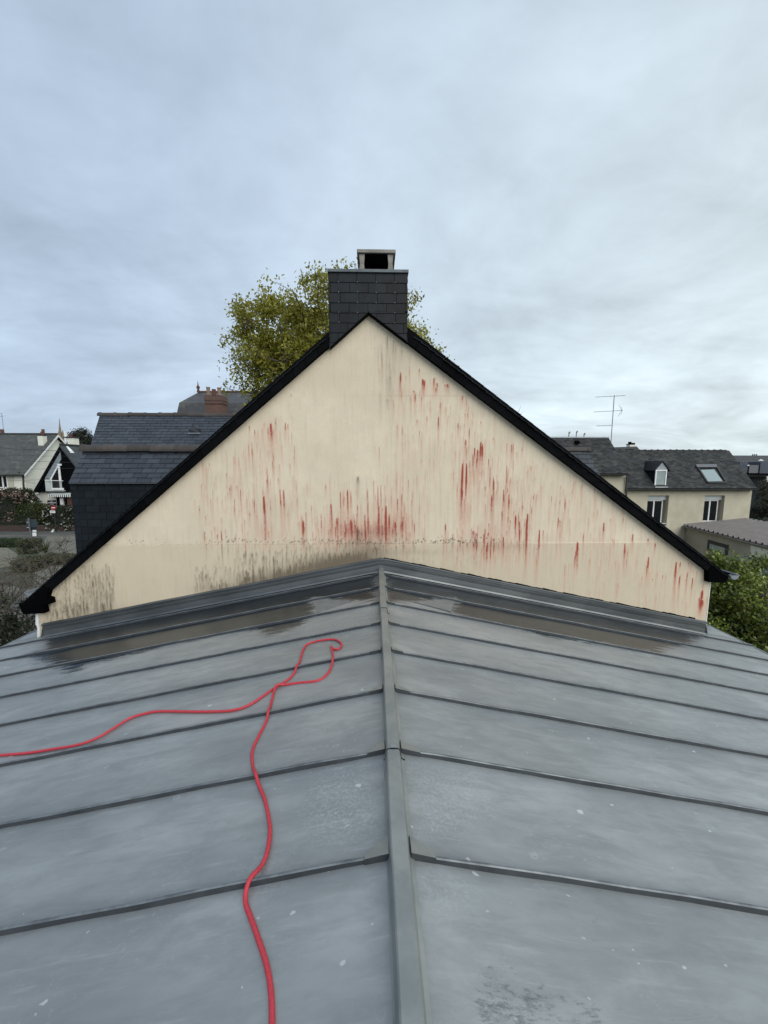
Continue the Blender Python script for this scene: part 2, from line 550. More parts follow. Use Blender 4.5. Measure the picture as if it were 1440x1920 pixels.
M['spire_stone'] = simple('spire_stone', (0.24, 0.19, 0.125), (0.17, 0.135, 0.09), 1, 0.9)
M['brick'] = brick_mat('chimney_brick', (0.19, 0.075, 0.05), (0.12, 0.05, 0.038), (0.14, 0.12, 0.10), 0.22, 0.085)
M['low_brick'] = brick_mat('garden_brick', (0.075, 0.035, 0.022), (0.05, 0.026, 0.018), (0.04, 0.032, 0.026), 0.3, 0.1)
M['cream'] = simple('old_cream_render', (0.54, 0.495, 0.38), (0.44, 0.40, 0.30), 1.1, 0.9, 0.2, 30)
M['grey_render'] = simple('grey_render', (0.38, 0.355, 0.29), (0.30, 0.28, 0.23), 1.2, 0.9)
M['white_wall'] = simple('white_wall', (0.76, 0.76, 0.66), (0.64, 0.64, 0.56), 0.5, 0.85)
M['white'] = simple('white_pvc', (0.78, 0.79, 0.78), (0.68, 0.69, 0.68), 3, 0.4)
M['pale'] = simple('pale_paint', (0.50, 0.54, 0.52), (0.40, 0.44, 0.43), 3, 0.5)
M['shutter'] = simple('shutter', (0.48, 0.47, 0.38), (0.4, 0.39, 0.32), 3, 0.7)
M['brown_sheet'] = simple('brown_sheet', (0.092, 0.08, 0.078), (0.06, 0.05, 0.05), 2, 0.4, 0, 30, 0, None, 0.5, 0.1)
M['dark_pipe'] = simple('dark_pipe', (0.03, 0.032, 0.03), None, 3, 0.6)
M['metal'] = simple('galvanised', (0.16, 0.17, 0.18), (0.1, 0.1, 0.11), 20, 0.5, 0, 30, 0.4)
M['sign_grey'] = simple('sign_back', (0.03, 0.05, 0.058), (0.02, 0.035, 0.04), 8, 0.6)
M['sign_red'] = simple('sign_red', (0.33, 0.012, 0.016), (0.27, 0.01, 0.013), 8, 0.5)
M['navy'] = simple('shop_board', (0.01, 0.012, 0.022), (0.008, 0.01, 0.018), 4, 0.5)
M['asphalt'] = simple('asphalt', (0.085, 0.088, 0.082), (0.058, 0.06, 0.058), 0.8, 0.85, 0.2, 30)
M['pavement'] = simple('pavement', (0.16, 0.155, 0.135), (0.11, 0.108, 0.096), 1.5, 0.9)
M['paint'] = simple('road_paint', (0.6, 0.6, 0.57), (0.45, 0.45, 0.42), 6, 0.7)
M['bark'] = simple('bark', (0.085, 0.07, 0.052), (0.05, 0.042, 0.034), 12, 0.9)
M['bark_grey'] = simple('grey_twigs', (0.105, 0.088, 0.066), (0.06, 0.052, 0.042), 12, 0.9)
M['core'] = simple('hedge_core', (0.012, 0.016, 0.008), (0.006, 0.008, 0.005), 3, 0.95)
M['blue_plastic'] = simple('blue_tarp', (0.10, 0.17, 0.23), (0.07, 0.12, 0.17), 3, 0.5)
M['glass'], _t, _b = new_mat('window_glass')
_b.inputs['Base Color'].default_value = (0.006, 0.007, 0.009, 1)
_b.inputs['Roughness'].default_value = 0.06
_b.inputs['Specular IOR Level'].default_value = 0.5
M['glass_sky'], _t, _b = new_mat('roof_glass')
_b.inputs['Base Color'].default_value = (0.42, 0.49, 0.48, 1)
_b.inputs['Roughness'].default_value = 0.08
_b.inputs['Metallic'].default_value = 0.75
M['curtain'] = simple('curtain', (0.30, 0.36, 0.35), (0.24, 0.29, 0.29), 3, 0.4)


def hose_mat():
    m, t, b = new_mat('red_hose')
    c = mixc(t, smooth(t, noise(t, 260, 3, 0.7), 0.35, 0.65), (0.40, 0.016, 0.030), (0.54, 0.05, 0.068))
    t.links.new(c, b.inputs['Base Color'])
    b.inputs['Roughness'].default_value = 0.5
    bump(t, b, noise(t, 300, 2, 0.6), 0.4, 0.002)
    return m


M['hose'] = hose_mat()


def ground_mat():
    m, t, b = new_mat('ground_mix')
    f = smooth(t, noise(t, 0.12, 5, 0.6), 0.45, 0.6)
    c = mixc(t, f, (0.045, 0.06, 0.028), (0.09, 0.085, 0.07))
    c = mixc(t, smooth(t, noise(t, 3, 5, 0.7), 0.4, 0.7), c, (0.05, 0.052, 0.035))
    t.links.new(c, b.inputs['Base Color'])
    b.inputs['Roughness'].default_value = 0.95
    return m


M['ground'] = ground_mat()


def paving_mat(name, c1, c2, mort, w, h, rot=0.0):
    m, t, b = new_mat(name)
    g = N(t, 'ShaderNodeNewGeometry')
    mp = N(t, 'ShaderNodeMapping'); mp.inputs['Rotation'].default_value = (0, 0, rot)
    t.links.new(g.outputs['Position'], mp.inputs[0])
    br = N(t, 'ShaderNodeTexBrick', i_Scale=1.0)
    br.inputs['Brick Width'].default_value = w; br.inputs['Row Height'].default_value = h
    br.inputs['Mortar Size'].default_value = 0.03
    br.inputs['Color1'].default_value = (*c1, 1); br.inputs['Color2'].default_value = (*c2, 1)
    br.inputs['Mortar'].default_value = (*mort, 1)
    t.links.new(mp.outputs[0], br.inputs[0])
    c = mixc(t, smooth(t, noise(t, 1.5, 5, 0.7), 0.3, 0.7), br.outputs[0], tuple(x * 0.7 for x in c1))
    t.links.new(c, b.inputs['Base Color'])
    b.inputs['Roughness'].default_value = 0.9
    return m


M['slabs'] = paving_mat('stone_slabs', (0.20, 0.19, 0.14), (0.16, 0.15, 0.115), (0.06, 0.06, 0.045), 1.2, 0.45, R(20))
M['cobbles'] = paving_mat('cobbles', (0.20, 0.19, 0.155), (0.155, 0.15, 0.125), (0.09, 0.088, 0.075), 0.3, 0.3, R(35))

# ------------------------------------------------------------------ the setting
def sheet(name, pts, z, mat):
    mb = MB()
    mb.prism([(p[0], p[1], z) for p in pts], (0, 0, -0.02))
    o = obj(name, mb, mat)
    o['kind'] = 'structure'
    return o


g = MB()
g.poly([(-1500, -400, GZ), (1500, -400, GZ), (1500, 2500, GZ), (-1500, 2500, GZ)])
tag(obj('ground', g, M['ground']), kind='structure')
# road in front of the hedge, running along X
a0 = PG(0, 1006)
road_far, road_near = a0.y, PG(30, 1024).y
sheet('road', [(-90, road_near), (10, road_near), (10, road_far), (-90, road_far)], GZ + 0.024, M['asphalt'])
sheet('pavement', [(-90, road_far), (-16, road_far), (-16, PG(0, 999).y), (-90, PG(0, 999).y)], GZ + 0.13, M['asphalt'])
kb = MB()
kb.box(-90, -16, road_far - 0.14, road_far + 0.01, GZ + 0.02, GZ + 0.14)
tag(obj('kerb', kb, M['pavement']), kind='structure')
for xa, xb, yy in ((0, 13, 1010.3), (53, 64, 1012.5)):
    p, q = PG(xa, yy), PG(xb, yy)
    sheet('road_marking', [(p.x - 2 if xa == 0 else p.x, p.y - .12), (q.x, q.y - .12), (q.x, q.y + .12), (p.x - 2 if xa == 0 else p.x, p.y + .12)], GZ + 0.0285, M['paint'])
cob = [PG(92, 1000), PG(150, 992), PG(160, 1100), PG(60, 1100), PG(75, 1030)]
sheet('cobbled_path', cob, GZ + 0.033, M['cobbles'])
sl = [PG(-60, 1026), PG(14, 1028), PG(34, 1040), PG(26, 1062), PG(-60, 1075)]
sheet('stone_terrace', sl, GZ + 0.038, M['slabs'])
yard = [(-16, 8.2), (-5.3, 8.2), (-5.3, PG(0, 1100).y), (-22, PG(0, 1100).y)]
sheet('yard', yard, GZ + 0.022, M['pavement'])

# ------------------------------------------------------------------ zinc-roofed building we stand on
WALL_Y = 5.82
SEAM0, STEP = 1.43, 0.597
EAVE_L, EAVE_R = -PR(20, 1206).x, PR(1430, 1222).x
seams = [SEAM0 + STEP * i for i in range(-4, 8)]
bld = thing('zinc_roofed_building', (0, 2, GZ), 'building under the camera with a low grey standing seam zinc roof', 'building')
BACK = seams[0]


def sd_poly(X, Y, poly):
    """signed distance (positive inside) to a polygon"""
    poly = np.array(poly)
    d = np.full(X.shape, 1e9)
    inside = np.zeros(X.shape, bool)
    n = len(poly)
    for i in range(n):
        a, b = poly[i], poly[(i + 1) % n]
        e = b - a
        wx, wy = X - a[0], Y - a[1]
        tt = np.clip((wx * e[0] + wy * e[1]) / (e @ e + 1e-12), 0, 1)
        d = np.minimum(d, np.hypot(wx - tt * e[0], wy - tt * e[1]))
        cond = (a[1] > Y) != (b[1] > Y)
        with np.errstate(divide='ignore', invalid='ignore'):
            xi = (b[0] - a[0]) * (Y - a[1]) / (b[1] - a[1] + 1e-12) + a[0]
        inside ^= cond & (X < xi)
    return np.where(inside, d, -d)


def rp(*pts):
    out = []
    for x, y in pts:
        p = PR(x, y)
        out.append((p.x, p.y))
    return out


clean_polys = [
    rp((82, 1176), (84, 1215), (40, 1231), (90, 1243), (134, 1263), (160, 1246), (215, 1236), (330, 1206), (440, 1186), (476, 1180), (506, 1193),
       (560, 1172), (592, 1153), (583, 1121), (662, 1128), (706, 1127), (709, 1066), (400, 1110)),
    rp((719, 1066), (722, 1127), (776, 1128), (854, 1122), (848, 1148), (930, 1168), (1010, 1190), (1100, 1203), (1190, 1219), (1230, 1226), (1262, 1214),
       (1300, 1205), (1325, 1178), (1327, 1170), (1000, 1110)),
]
dirt_polys = [
    (rp((905, 1850), (915, 1770), (980, 1830), (1090, 1860), (1180, 1900), (1180, 1980), (920, 1980), (885, 1890)), 0.72),
    (rp((895, 1800), (925, 1800), (950, 1900), (905, 1890)), 1.0), (rp((860, 1720), (960, 1740), (1040, 1800), (960, 1830), (900, 1790)), 0.5),
    (rp((815, 1712), (870, 1725), (900, 1770), (880, 1780), (850, 1740)), 0.75),
    (rp((985, 1850), (1040, 1845), (1030, 1865), (985, 1870)), 1.0),
    (rp((1180, 1880), (1330, 1870), (1340, 1930), (1190, 1940)), 0.55),
    (rp((1090, 1500), (1130, 1510), (1125, 1524), (1095, 1515)), 0.8),
    (rp((430, 1655), (480, 1650), (500, 1690), (450, 1710)), 0.35),
]


highlight_polys = [rp((570, 1470), (640, 1430), (712, 1440), (722, 1560), (640, 1590), (560, 1570)), rp((760, 1430), (900, 1440), (930, 1520), (860, 1570), (775, 1570)),
               rp((560, 1170), (700, 1140), (702, 1190), (560, 1215)), rp((730, 1140), (860, 1160), (980, 1190), (960, 1215), (735, 1180)),
               rp((440, 1620), (520, 1600), (560, 1640), (500, 1690), (440, 1680)), rp((760, 1620), (880, 1640), (900, 1700), (790, 1720))]


def panel(side, y0, y1, x_end, x0=0.03, nx=110, ny=12):
    us = np.linspace(0, 1, nx + 1); vsn = np.linspace(0, 1, ny + 1)
    X = side * (x0 + (x_end - x0) * us)[None, :].repeat(ny + 1, 0)
    Y = (y0 + (y1 - y0) * vsn)[:, None].repeat(nx + 1, 1)
    ph = rng.uniform(0, 6.28, 6)
    und = (np.sin(X * 2.1 + ph[0]) * np.sin(Y * 3 + ph[1]) * 0.0034 + np.sin(X * 5.3 + Y * 2 + ph[2]) * 0.0013
           + np.sin(X * 1.1 + ph[3]) * 0.003)
    t = (Y - y0) / (y1 - y0)
    edge = np.exp(-((t) / 0.07) ** 2) + np.exp(-((1 - t) / 0.07) ** 2)
    Z = -SL[side] * np.abs(X) + und * (1 - edge) + 0.006 * edge
    V = np.stack([X, Y, Z], -1).reshape(-1, 3)
    i = np.arange((ny) * (nx)); r_, c_ = i // nx, i % nx
    a = r_ * (nx + 1) + c_
    Q = np.stack([a, a + 1, a + nx + 2, a + nx + 1], -1)
    if side < 0: Q = Q[:, ::-1]
    me = fast_quads('zinc_panel', V, Q, M['zinc'], True)
    cl = np.maximum(sd_poly(X, Y, clean_polys[0]), sd_poly(X, Y, clean_polys[1]))
    dt = np.zeros(X.shape)
    for pl, s in dirt_polys:
        dt = np.maximum(dt, s * np.clip(sd_poly(X, Y, pl) / 0.05 * 0.5 + 0.6, 0, 1))
    fz = np.zeros(X.shape)  # zones of painted highlight, soft at the rim
    for pl in highlight_polys:
        fz = np.maximum(fz, np.clip(sd_poly(X, Y, pl) / 0.16 + 0.35, 0, 1))
    sdm = np.exp(-(1 - t) * (y1 - y0) / 0.05) + .7 * np.exp(-t * (y1 - y0) / 0.035) + .5 * np.exp(-(np.abs(X) - .05) / .04)  # painted contact shade, strongest on the near side of each seam
    for nm, arr in (('clean', cl), ('dirt', dt), ('frost_highlight', fz), ('seam_contact_shade', np.clip(sdm, 0, 1))):
        at = me.attributes.new(nm, 'FLOAT', 'POINT')
        at.data.foreach_set('value', arr.ravel().astype(np.float32))
    o = bpy.data.objects.new('zinc_panel', me)
    col.objects.link(o); attach(o, bld)
    return o


ys = seams + [WALL_Y]
XR_, XL_ = P(1328, 1120, WALL_Y).x + .012, -P(74, 1160, WALL_Y).x + .012
for side, xe in ((-1, EAVE_L), (1, EAVE_R)):
    SLOPE = SL[side]
    for k in range(len(ys) - 1):
        panel(side, ys[k] + 0.004, ys[k + 1] - 0.004, xe)
    # short strip of roof that runs on past the corner of the gable wall
    panel(side, WALL_Y + 0.004, 6.62, xe, x0=XR_ if side > 0 else XL_, nx=10)
    for y in seams:
        mb = MB()
        n = 40
        hh = 0.033
        # profile in (y, z): standing fold with a small lip on the near side
        prof = [(-0.011, 0.0), (-0.008, hh - 0.004), (-0.004, hh), (0.004, hh), (0.007, hh - 0.004), (0.009, 0.0)]
        wob = rng.uniform(0, 6.28, 3)
        rows = []
        for i in range(n + 1):
            x = 0.115 + (xe + 0.012 - 0.115) * i / n
            wy = 0.0022 * math.sin(x * 4.3 + wob[0]) + 0.0012 * math.sin(x * 11 + wob[1])
            wz = 0.0016 * math.sin(x * 6.1 + wob[2])
            if i < 2: wz -= 0.003 * (2 - i)
            rows.append([(side * x, y + p[0] + wy, -SLOPE * x + p[1] + (wz if p[1] > 0 else 0)) for p in prof])
        b = 0
        for rw in rows: mb.v += rw
        m_ = len(prof)
        for i in range(n):
            for k in range(m_ - 1):
                q = (i * m_ + k, i * m_ + k + 1, (i + 1) * m_ + k + 1, (i + 1) * m_ + k)
                mb.f.append(q if side < 0 else q[::-1])
        mb.f.append(tuple(range(m_))); mb.f.append(tuple(n * m_ + k for k in range(m_)))
        so = obj('seam', mb, M['seam_face_shaded'], bld)
        so.data.materials.append(M['seam_top_lit'])
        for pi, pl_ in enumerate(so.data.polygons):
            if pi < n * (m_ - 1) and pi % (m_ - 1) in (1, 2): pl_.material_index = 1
        # folded end of the seam against the ridge batten
        mb = MB()
        x0, x1 = 0.048, 0.150 + rnd.uniform(-.008, .008)
        zt = 0.034
        top = [(side * x0, y - 0.012, zt - 0.004), (side * x1, y - 0.012, -SLOPE * x1 + zt), (side * (x1 - .004), y + 0.010, -SLOPE * x1 + zt - .004), (side * x0, y + 0.085, 0.012)]
        bot = [(p[0], p[1], -SLOPE * abs(p[0]) - 0.004) for p in top]
        mb.v += top + bot
        fs = [(0, 1, 2, 3), (4, 7, 6, 5), (0, 4, 5, 1), (1, 5, 6, 2), (2, 6, 7, 3), (3, 7, 4, 0)]
        mb.f += fs
        se = obj('seam_end', mb, M['seam_face_shaded'], bld)
        se.data.materials.append(M['zinc_cap']); se.data.polygons[0].material_index = 1; se.data.polygons[4].material_index = 1  # pale top over the shaded front face, as on the seams
    # eave drip and side wall
    mb = MB()
    for za, zb, o_ in ((0.008, -0.05, 0.006),):
        mb.prism([(side * (xe + .002), BACK, -SLOPE * xe + za), (side * (xe + .022), BACK, -SLOPE * xe + za - .002), (side * (xe + .022), BACK, -SLOPE * xe + zb), (side * (xe + .002), BACK, -SLOPE * xe + zb)], (0, 6.62 - BACK, 0))
    obj('eave_trim', mb, M['zinc_light'], bld)
    mb = MB()
    mb.box(side * (xe - 0.25), side * (xe - 0.1), BACK, 6.6, GZ, -SLOPE * xe - 0.02)
    obj('wall', mb, M['grey_render'], bld)
# boarding below the sheets
mb = MB()
for side, xe in ((-1, EAVE_L), (1, EAVE_R)):
    SLOPE = SL[side]
    mb.prism([(0, BACK, -0.02), (side * xe, BACK, -SLOPE * xe - 0.02), (side * xe, BACK, -SLOPE * xe - 0.12), (0, BACK, -0.12)], (0, WALL_Y - .01 - BACK, 0))
    mb.prism([(side * 5.3, WALL_Y, -SLOPE * 5.3 - 0.02), (side * xe, WALL_Y, -SLOPE * xe - 0.02), (side * xe, WALL_Y, -SLOPE * xe - 0.12), (side * 5.3, WALL_Y, -SLOPE * 5.3 - 0.12)], (0, .6, 0))
obj('roof_deck', mb, M['dark_pipe'], bld)
mb = MB()
mb.box(-5.3, 5.3, BACK, BACK + .15, GZ, -1.1)
obj('wall', mb, M['grey_render'], bld)

# ridge batten cover in lengths
JOINTS = [BACK, 0.12, 1.965, 4.10, WALL_Y - .03]
prof = [(-0.052, -0.006), (-0.046, 0.002), (-0.036, 0.058), (-0.030, 0.064), (0.026, 0.064), (0.032, 0.058), (0.044, 0.004), (0.060, -0.006)]
for k in range(len(JOINTS) - 1):
    mb = MB()
    e = 1.0 + 0.035 * (k % 2)
    n = 14
    ph = rng.uniform(0, 6, 2)
    for i in range(n + 1):
        y = JOINTS[k] + 0.003 + (JOINTS[k + 1] + (0.03 if k < len(JOINTS) - 2 else 0) - JOINTS[k]) * i / n
        wx = 0.0022 * math.sin(y * 2.2 + 1) + 0.001 * math.sin(y * 7)
        for (x, z) in prof:
            mb.v.append((x * e + wx, y, z + (0.0022 if e > 1 else 0) + 0.0008 * math.sin(y * 5 + ph[0])))
    m_ = len(prof)
    for i in range(n):
        for j in range(m_ - 1):
            mb.f.append((i * m_ + j, i * m_ + j + 1, (i + 1) * m_ + j + 1, (i + 1) * m_ + j)[::-1])
    mb.f.append(tuple(range(m_)))
    cap = obj('ridge_cap', mb, M['zinc_cap'], bld)
    if k:
        mb = MB()
        y = JOINTS[k] + 0.03
        yj = JOINTS[k] + 0.0005
        for j in range(len(prof) - 1):
            (xa, za_), (xb, zb_) = prof[j], prof[j + 1]
            mb.prism([(xa * 1.07, yj, za_ + .003), (xb * 1.07, yj, zb_ + .003), (xb, yj, zb_ - .004), (xa, yj, za_ - .004)], (0, .006, 0))
        obj('joint', mb, M['dull_black'], cap)
        mb = MB()
        mb.box(-0.017, 0.017, y - 0.02, y, 0.0665, 0.0715)
        mb.box(-0.012, 0.012, y - 0.024, y - 0.008, 0.0715, 0.0735)
        obj('clip', mb, M['zinc_light'], cap, bevel=0.001)

# pale triangles of dew near the wall, built as thin sheets
for tri in (((583, 1121.5), (595, 1149), (661, 1128.5)), ((854, 1122.5), (846, 1147), (776, 1128.5))):
    mb = MB(); q_ = [PR(a, b, .005) for a, b in tri]
    mb.prism(q_, (0, 0, .003))
    obj('dew_patch', mb, M['dew_patch'], bld)

# flashing against the gable wall
for side, xw in ((-1, -P(76, 1165, WALL_Y - .05).x), (1, P(1327, 1163, WALL_Y - .05).x)):
    SLOPE = SL[side]
    mb = MB()
    y = WALL_Y
    # sloped kick, upstand, bead on top (y, z above the pans)
    pr = [(-0.075, 0.008), (-0.06, 0.03), (-0.045, 0.037), (-0.035, 0.11), (-0.048, 0.118), (-0.048, 0.128), (-0.03, 0.135), (-0.026, 0.178), (-0.05, 0.184), (-0.052, 0.196), (-0.03, 0.214), (-0.004, 0.217)]
    n = 60
    for i in range(n + 1):
        x = xw * i / n
        wz = 0.0025 * math.sin(x * 2.3) + 0.0015 * math.sin(x * 7.7)
        for a, z in pr:
            mb.v.append((side * x, y + a, -SLOPE * x + z + wz * (z > .05)))
    m_ = len(pr)
    for i in range(n):
        for j in range(m_ - 1):
            q = (i * m_ + j, i * m_ + j + 1, (i + 1) * m_ + j + 1, (i + 1) * m_ + j)
            mb.f.append(q if side < 0 else q[::-1])
    mb.f.append(tuple(n * m_ + k for k in range(m_)))
    obj('wall_flashing', mb, M['zinc_flash'], bld)
    if side > 0:
        for dz, w in ((0.2165, 0.006), (0.181, 0.004)):
            mb = MB()
            mb.beam((0.06, y - 0.053, -SLOPE * .06 + dz), (xw, y - 0.053, -SLOPE * xw + dz), 0.006, w)
            obj('flashing_edge', mb, M['zinc_light'], bld)
        mb = MB()
        for i in range(46):
            x = 0.05 + i * 0.109
            x2 = x + 0.109
            h1 = 0.012 + 0.006 * math.sin(i * 1.7) + rnd.uniform(0, .006)
            mb.prism([(x, y - 0.014, -SLOPE * x + .205), (x2, y - 0.014, -SLOPE * x2 + .205), (x2, y - 0.014, -SLOPE * x2 + .217 + h1 * .8), (x, y - 0.014, -SLOPE * x + .217 + h1)], (0, .004, 0))
        obj('sealant_gap', mb, M['dull_black'], bld)

# ------------------------------------------------------------------ gable house
house = thing('gable_house', (0, 9, GZ), 'house with a cream gable wall streaked red and black slate verges', 'house')
VY = WALL_Y - .085
apex = P(691, 587, WALL_Y)
corL, corR = P(79, 1120, WALL_Y), P(1329, 1073, WALL_Y)
XL, XR = P(74, 1160, WALL_Y).x, P(1328, 1120, WALL_Y).x
slL = (apex.z - corL.z) / (apex.x - corL.x)
slR = (apex.z - corR.z) / (corR.x - apex.x)


def roofline(x):
    return np.where(x < apex.x, apex.z - slL * (apex.x - x), apex.z - slR * (x - apex.x))


# streaks: (x, y_top, y_bottom, width px, strength) in photograph pixels
def c4(l): return [(360 + a / 2.25, 580 + b / 2.25, 580 + c / 2.25, max(w / 2.25, 1.3), s) for a, b, c, w, s in l]
def c2(l): return [(960 + a / 3, 700 + b / 3, 700 + c / 3, max(w / 3, 1.3), s) for a, b, c, w, s in l]


red = c4([(302,790,990,9,1),(318,700,830,5,.6),(330,480,600,11,.8),(320,500,570,6,.5),(342,600,700,6,.6),(352,455,560,5,.6),(240,490,560,4,.5),(252,560,740,6,.5),(265,510,560,5,.5),
(277,510,570,4,.4),(296,500,560,4,.5),(393,480,560,6,.7),(403,485,560,4,.5),(421,435,500,4,.5),(430,570,800,4,.4),(440,720,830,4,.4),(372,760,990,6,.7),(385,760,970,9,.7),
(365,700,800,3,.4),(327,790,960,4,.5),(205,760,990,5,.5),(238,750,900,4,.4),(178,800,960,4,.4),(145,690,760,4,.5),(158,700,740,3,.5),(183,615,700,3,.4),(147,655,700,3,.3),
(73,650,670,3,.6),(38,740,790,3,.4),(83,760,900,3,.4),(50,940,1000,4,.7),(57,960,990,3,.5),(105,950,990,4,.7),(122,935,1010,4,.6),(12,800,880,3,.3),(30,840,880,3,.4),
(468,890,990,7,.7),(480,855,990,6,.5),(585,820,990,9,.6),(610,880,960,5,.6),(625,770,980,6,.7),(636,760,960,5,.6),(655,760,980,8,.7),(668,765,960,7,.5),(728,865,990,5,.7),
(765,720,980,5,.5),(785,740,980,6,.6),(798,740,980,5,.6),(825,690,800,3,.5),(818,830,985,8,.9),(832,860,980,6,.6),(775,560,640,3,.3),(790,580,720,3,.5),(858,900,940,4,.8),
(885,780,900,5,.5),(868,800,880,4,.5),(912,720,850,3,.4),(800,200,330,4,.4),(845,340,365,3,.4),(880,265,370,7,.9),(885,330,440,4,.5),(900,280,330,3,.3),(917,240,340,4,.6),
(957,250,300,4,.7),(972,295,370,10,.85),(981,300,360,6,.8),(968,370,470,4,.5),(937,345,360,7,.95),(942,355,440,5,.7),(1005,290,330,3,.5),(1020,290,370,7,.8),(1035,310,355,6,.8),
(1028,330,360,4,.6),(1067,315,345,4,.8),(1078,315,355,8,.85),(1110,330,345,3,.4),(1140,365,410,6,.7),(1167,410,430,3,.4),(1185,430,500,4,.4),(1228,435,460,4,.4),(1217,475,500,3,.5),
(1152,440,480,5,.5),(1147,480,530,4,.4),(1122,480,560,4,.7),(1170,500,590,4,.5),(1040,455,560,5,.8),(990,450,520,4,.6),(960,515,570,4,.5),(932,530,560,3,.5),(888,490,590,4,.6),
(897,550,600,3,.4),(1080,445,480,3,.5),(1093,520,600,4,.4),(1218,560,700,9,.95),(1226,570,700,6,.85),(1205,590,720,9,.75),(1192,585,680,7,.8),(1183,610,720,5,.6),(1250,630,720,4,.6),
(1140,650,980,10,1),(1157,650,960,8,.8),(1103,670,760,4,.7),(1118,730,900,5,.5),(1270,540,570,4,.7),(1290,640,720,3,.4),(1347,570,660,4,.6),(1373,600,650,4,.5),(1390,580,640,4,.4),
(1327,660,900,6,.6),(1337,780,960,8,.5),(1313,760,880,5,.6),(1275,725,960,6,.5),(1265,780,980,12,.5),(1365,870,960,5,.6),(1395,810,900,4,.4),(1415,860,1080,6,.8),(1433,830,920,5,.6),
(1430,660,690,3,.5),(1068,905,1000,6,.8),(960,820,930,3,.4),(980,860,950,3,.3),(1187,935,980,6,.8),(1248,940,980,4,.8),(1313,960,1070,6,.7),(1160,985,1030,6,.6),(1130,985,1030,4,.5),
(1275,985,1070,5,.5),(1245,985,1060,5,.6),(1205,985,1020,5,.4),(1185,985,1025,5,.6),(150,985,1005,3,.5),(210,900,990,4,.5),(225,985,1050,4,.4)])
red += c2([(152,880,1140,10,.95),(85,790,1110,10,.7),(20,800,950,9,.6),(62,740,800,5,.6),(120,690,760,4,.6),(137,680,790,5,.7),(103,730,800,4,.4),(55,420,470,4,.3),(180,500,560,4,.4),
(110,520,600,4,.4),(222,615,660,4,.4),(222,690,800,4,.5),(258,810,1000,6,.6),(280,820,990,5,.5),(297,705,830,5,.7),(270,710,790,4,.5),(240,730,800,4,.4),(340,655,730,4,.3),
(369,950,1100,12,1),(357,1000,1080,6,.6),(403,900,1100,4,.4),(388,890,930,4,.5),(382,800,880,4,.3),(443,900,1000,4,.4),(463,1050,1110,4,.4),(459,780,830,3,.5),(480,765,830,5,.6),
(517,840,980,9,.9),(554,820,870,4,.5),(625,815,860,5,.7),(565,930,1000,4,.4),(575,940,1050,4,.5),(571,1050,1110,4,.5),(636,955,1120,9,.85),(678,905,1000,8,.8),(732,915,950,3,.4),
(767,930,970,9,.85),(805,955,1010,8,.8),(742,980,1050,4,.4),(768,1030,1180,9,.95),(757,1080,1250,5,.5),(815,1110,1200,5,.6),(728,1140,1200,4,.5),(787,1155,1180,4,.6),(847,1135,1200,4,.5),
(922,1060,1290,13,.95),(945,1060,1130,8,.8),(943,1135,1290,8,.85),(990,1070,1090,5,.5),(985,1115,1280,8,.7),(1015,1105,1140,5,.5),(1011,1150,1290,7,.85),(1040,1110,1170,6,.4),
(1068,1220,1358,13,1),(1066,1275,1362,26,.75),(1050,1260,1350,12,.5),(1093,1255,1350,8,.5),(5,600,640,4,.4),(860,1130,1190,3,.4),(880,1000,1040,3,.3)])
fr = random.Random(11)
# faint ones that fill the same stretches of wall: (x0, x1, y0, y1, count, length, strength)
for x0, x1, y0, y1, n, ln, s in ((370, 560, 820, 1000, 60, 90, .15), (560, 800, 880, 1000, 80, 80, .16), (720, 960, 700, 960, 90, 100, .12), (860, 1180, 850, 1040, 110, 85, .13), (1100, 1320, 960, 1120, 50, 55, .12),
                                 (375, 560, 830, 1010, 70, 45, .35), (470, 550, 790, 900, 24, 40, .4), (560, 780, 900, 1010, 60, 45, .38), (560, 780, 960, 1015, 60, 40, .34),
                                 (720, 900, 700, 800, 40, 30, .4), (740, 940, 800, 900, 45, 40, .3), (860, 1000, 820, 1000, 80, 50, .4), (940, 1180, 900, 1060, 110, 40, .33),
                                 (1120, 1320, 980, 1130, 70, 28, .33), (830, 960, 990, 1045, 50, 35, .4), (365, 470, 900, 1020, 30, 20, .35), (980, 1100, 830, 940, 30, 25, .3)):
    for _ in range(n):
        yy = fr.uniform(y0, y1)
        red.append((fr.uniform(x0, x1), yy, yy + ln * fr.uniform(.35, 1.5), fr.choice((1.2, 1.4, 1.6, 2.2, 3)), s * fr.uniform(.4, 1.15)))
grey = [(fr.uniform(370, 1180), 0, 0, 0, 0) for _ in range(0)] + c4([(700, 705, 780, 12, .8), (700, 930, 990, 16, .9), (822, 110, 280, 7, .6), (848, 130, 260, 6, .5), (800, 180, 300, 6, .35), (860, 150, 230, 5, .4), (835, 280, 480, 18, .25), (822, 380, 420, 12, .3),
           (125, 990, 1090, 5, .7), (60, 990, 1060, 5, .5), (400, 990, 1060, 6, .6), (770, 110, 150, 4, .3), (885, 170, 220, 4, .4), (960, 750, 990, 4, .3), (735, 700, 860, 4, .25),
           (862, 940, 975, 9, .7), (885, 950, 980, 8, .7), (905, 965, 985, 8, .6), (417, 360, 372, 5, .7)])
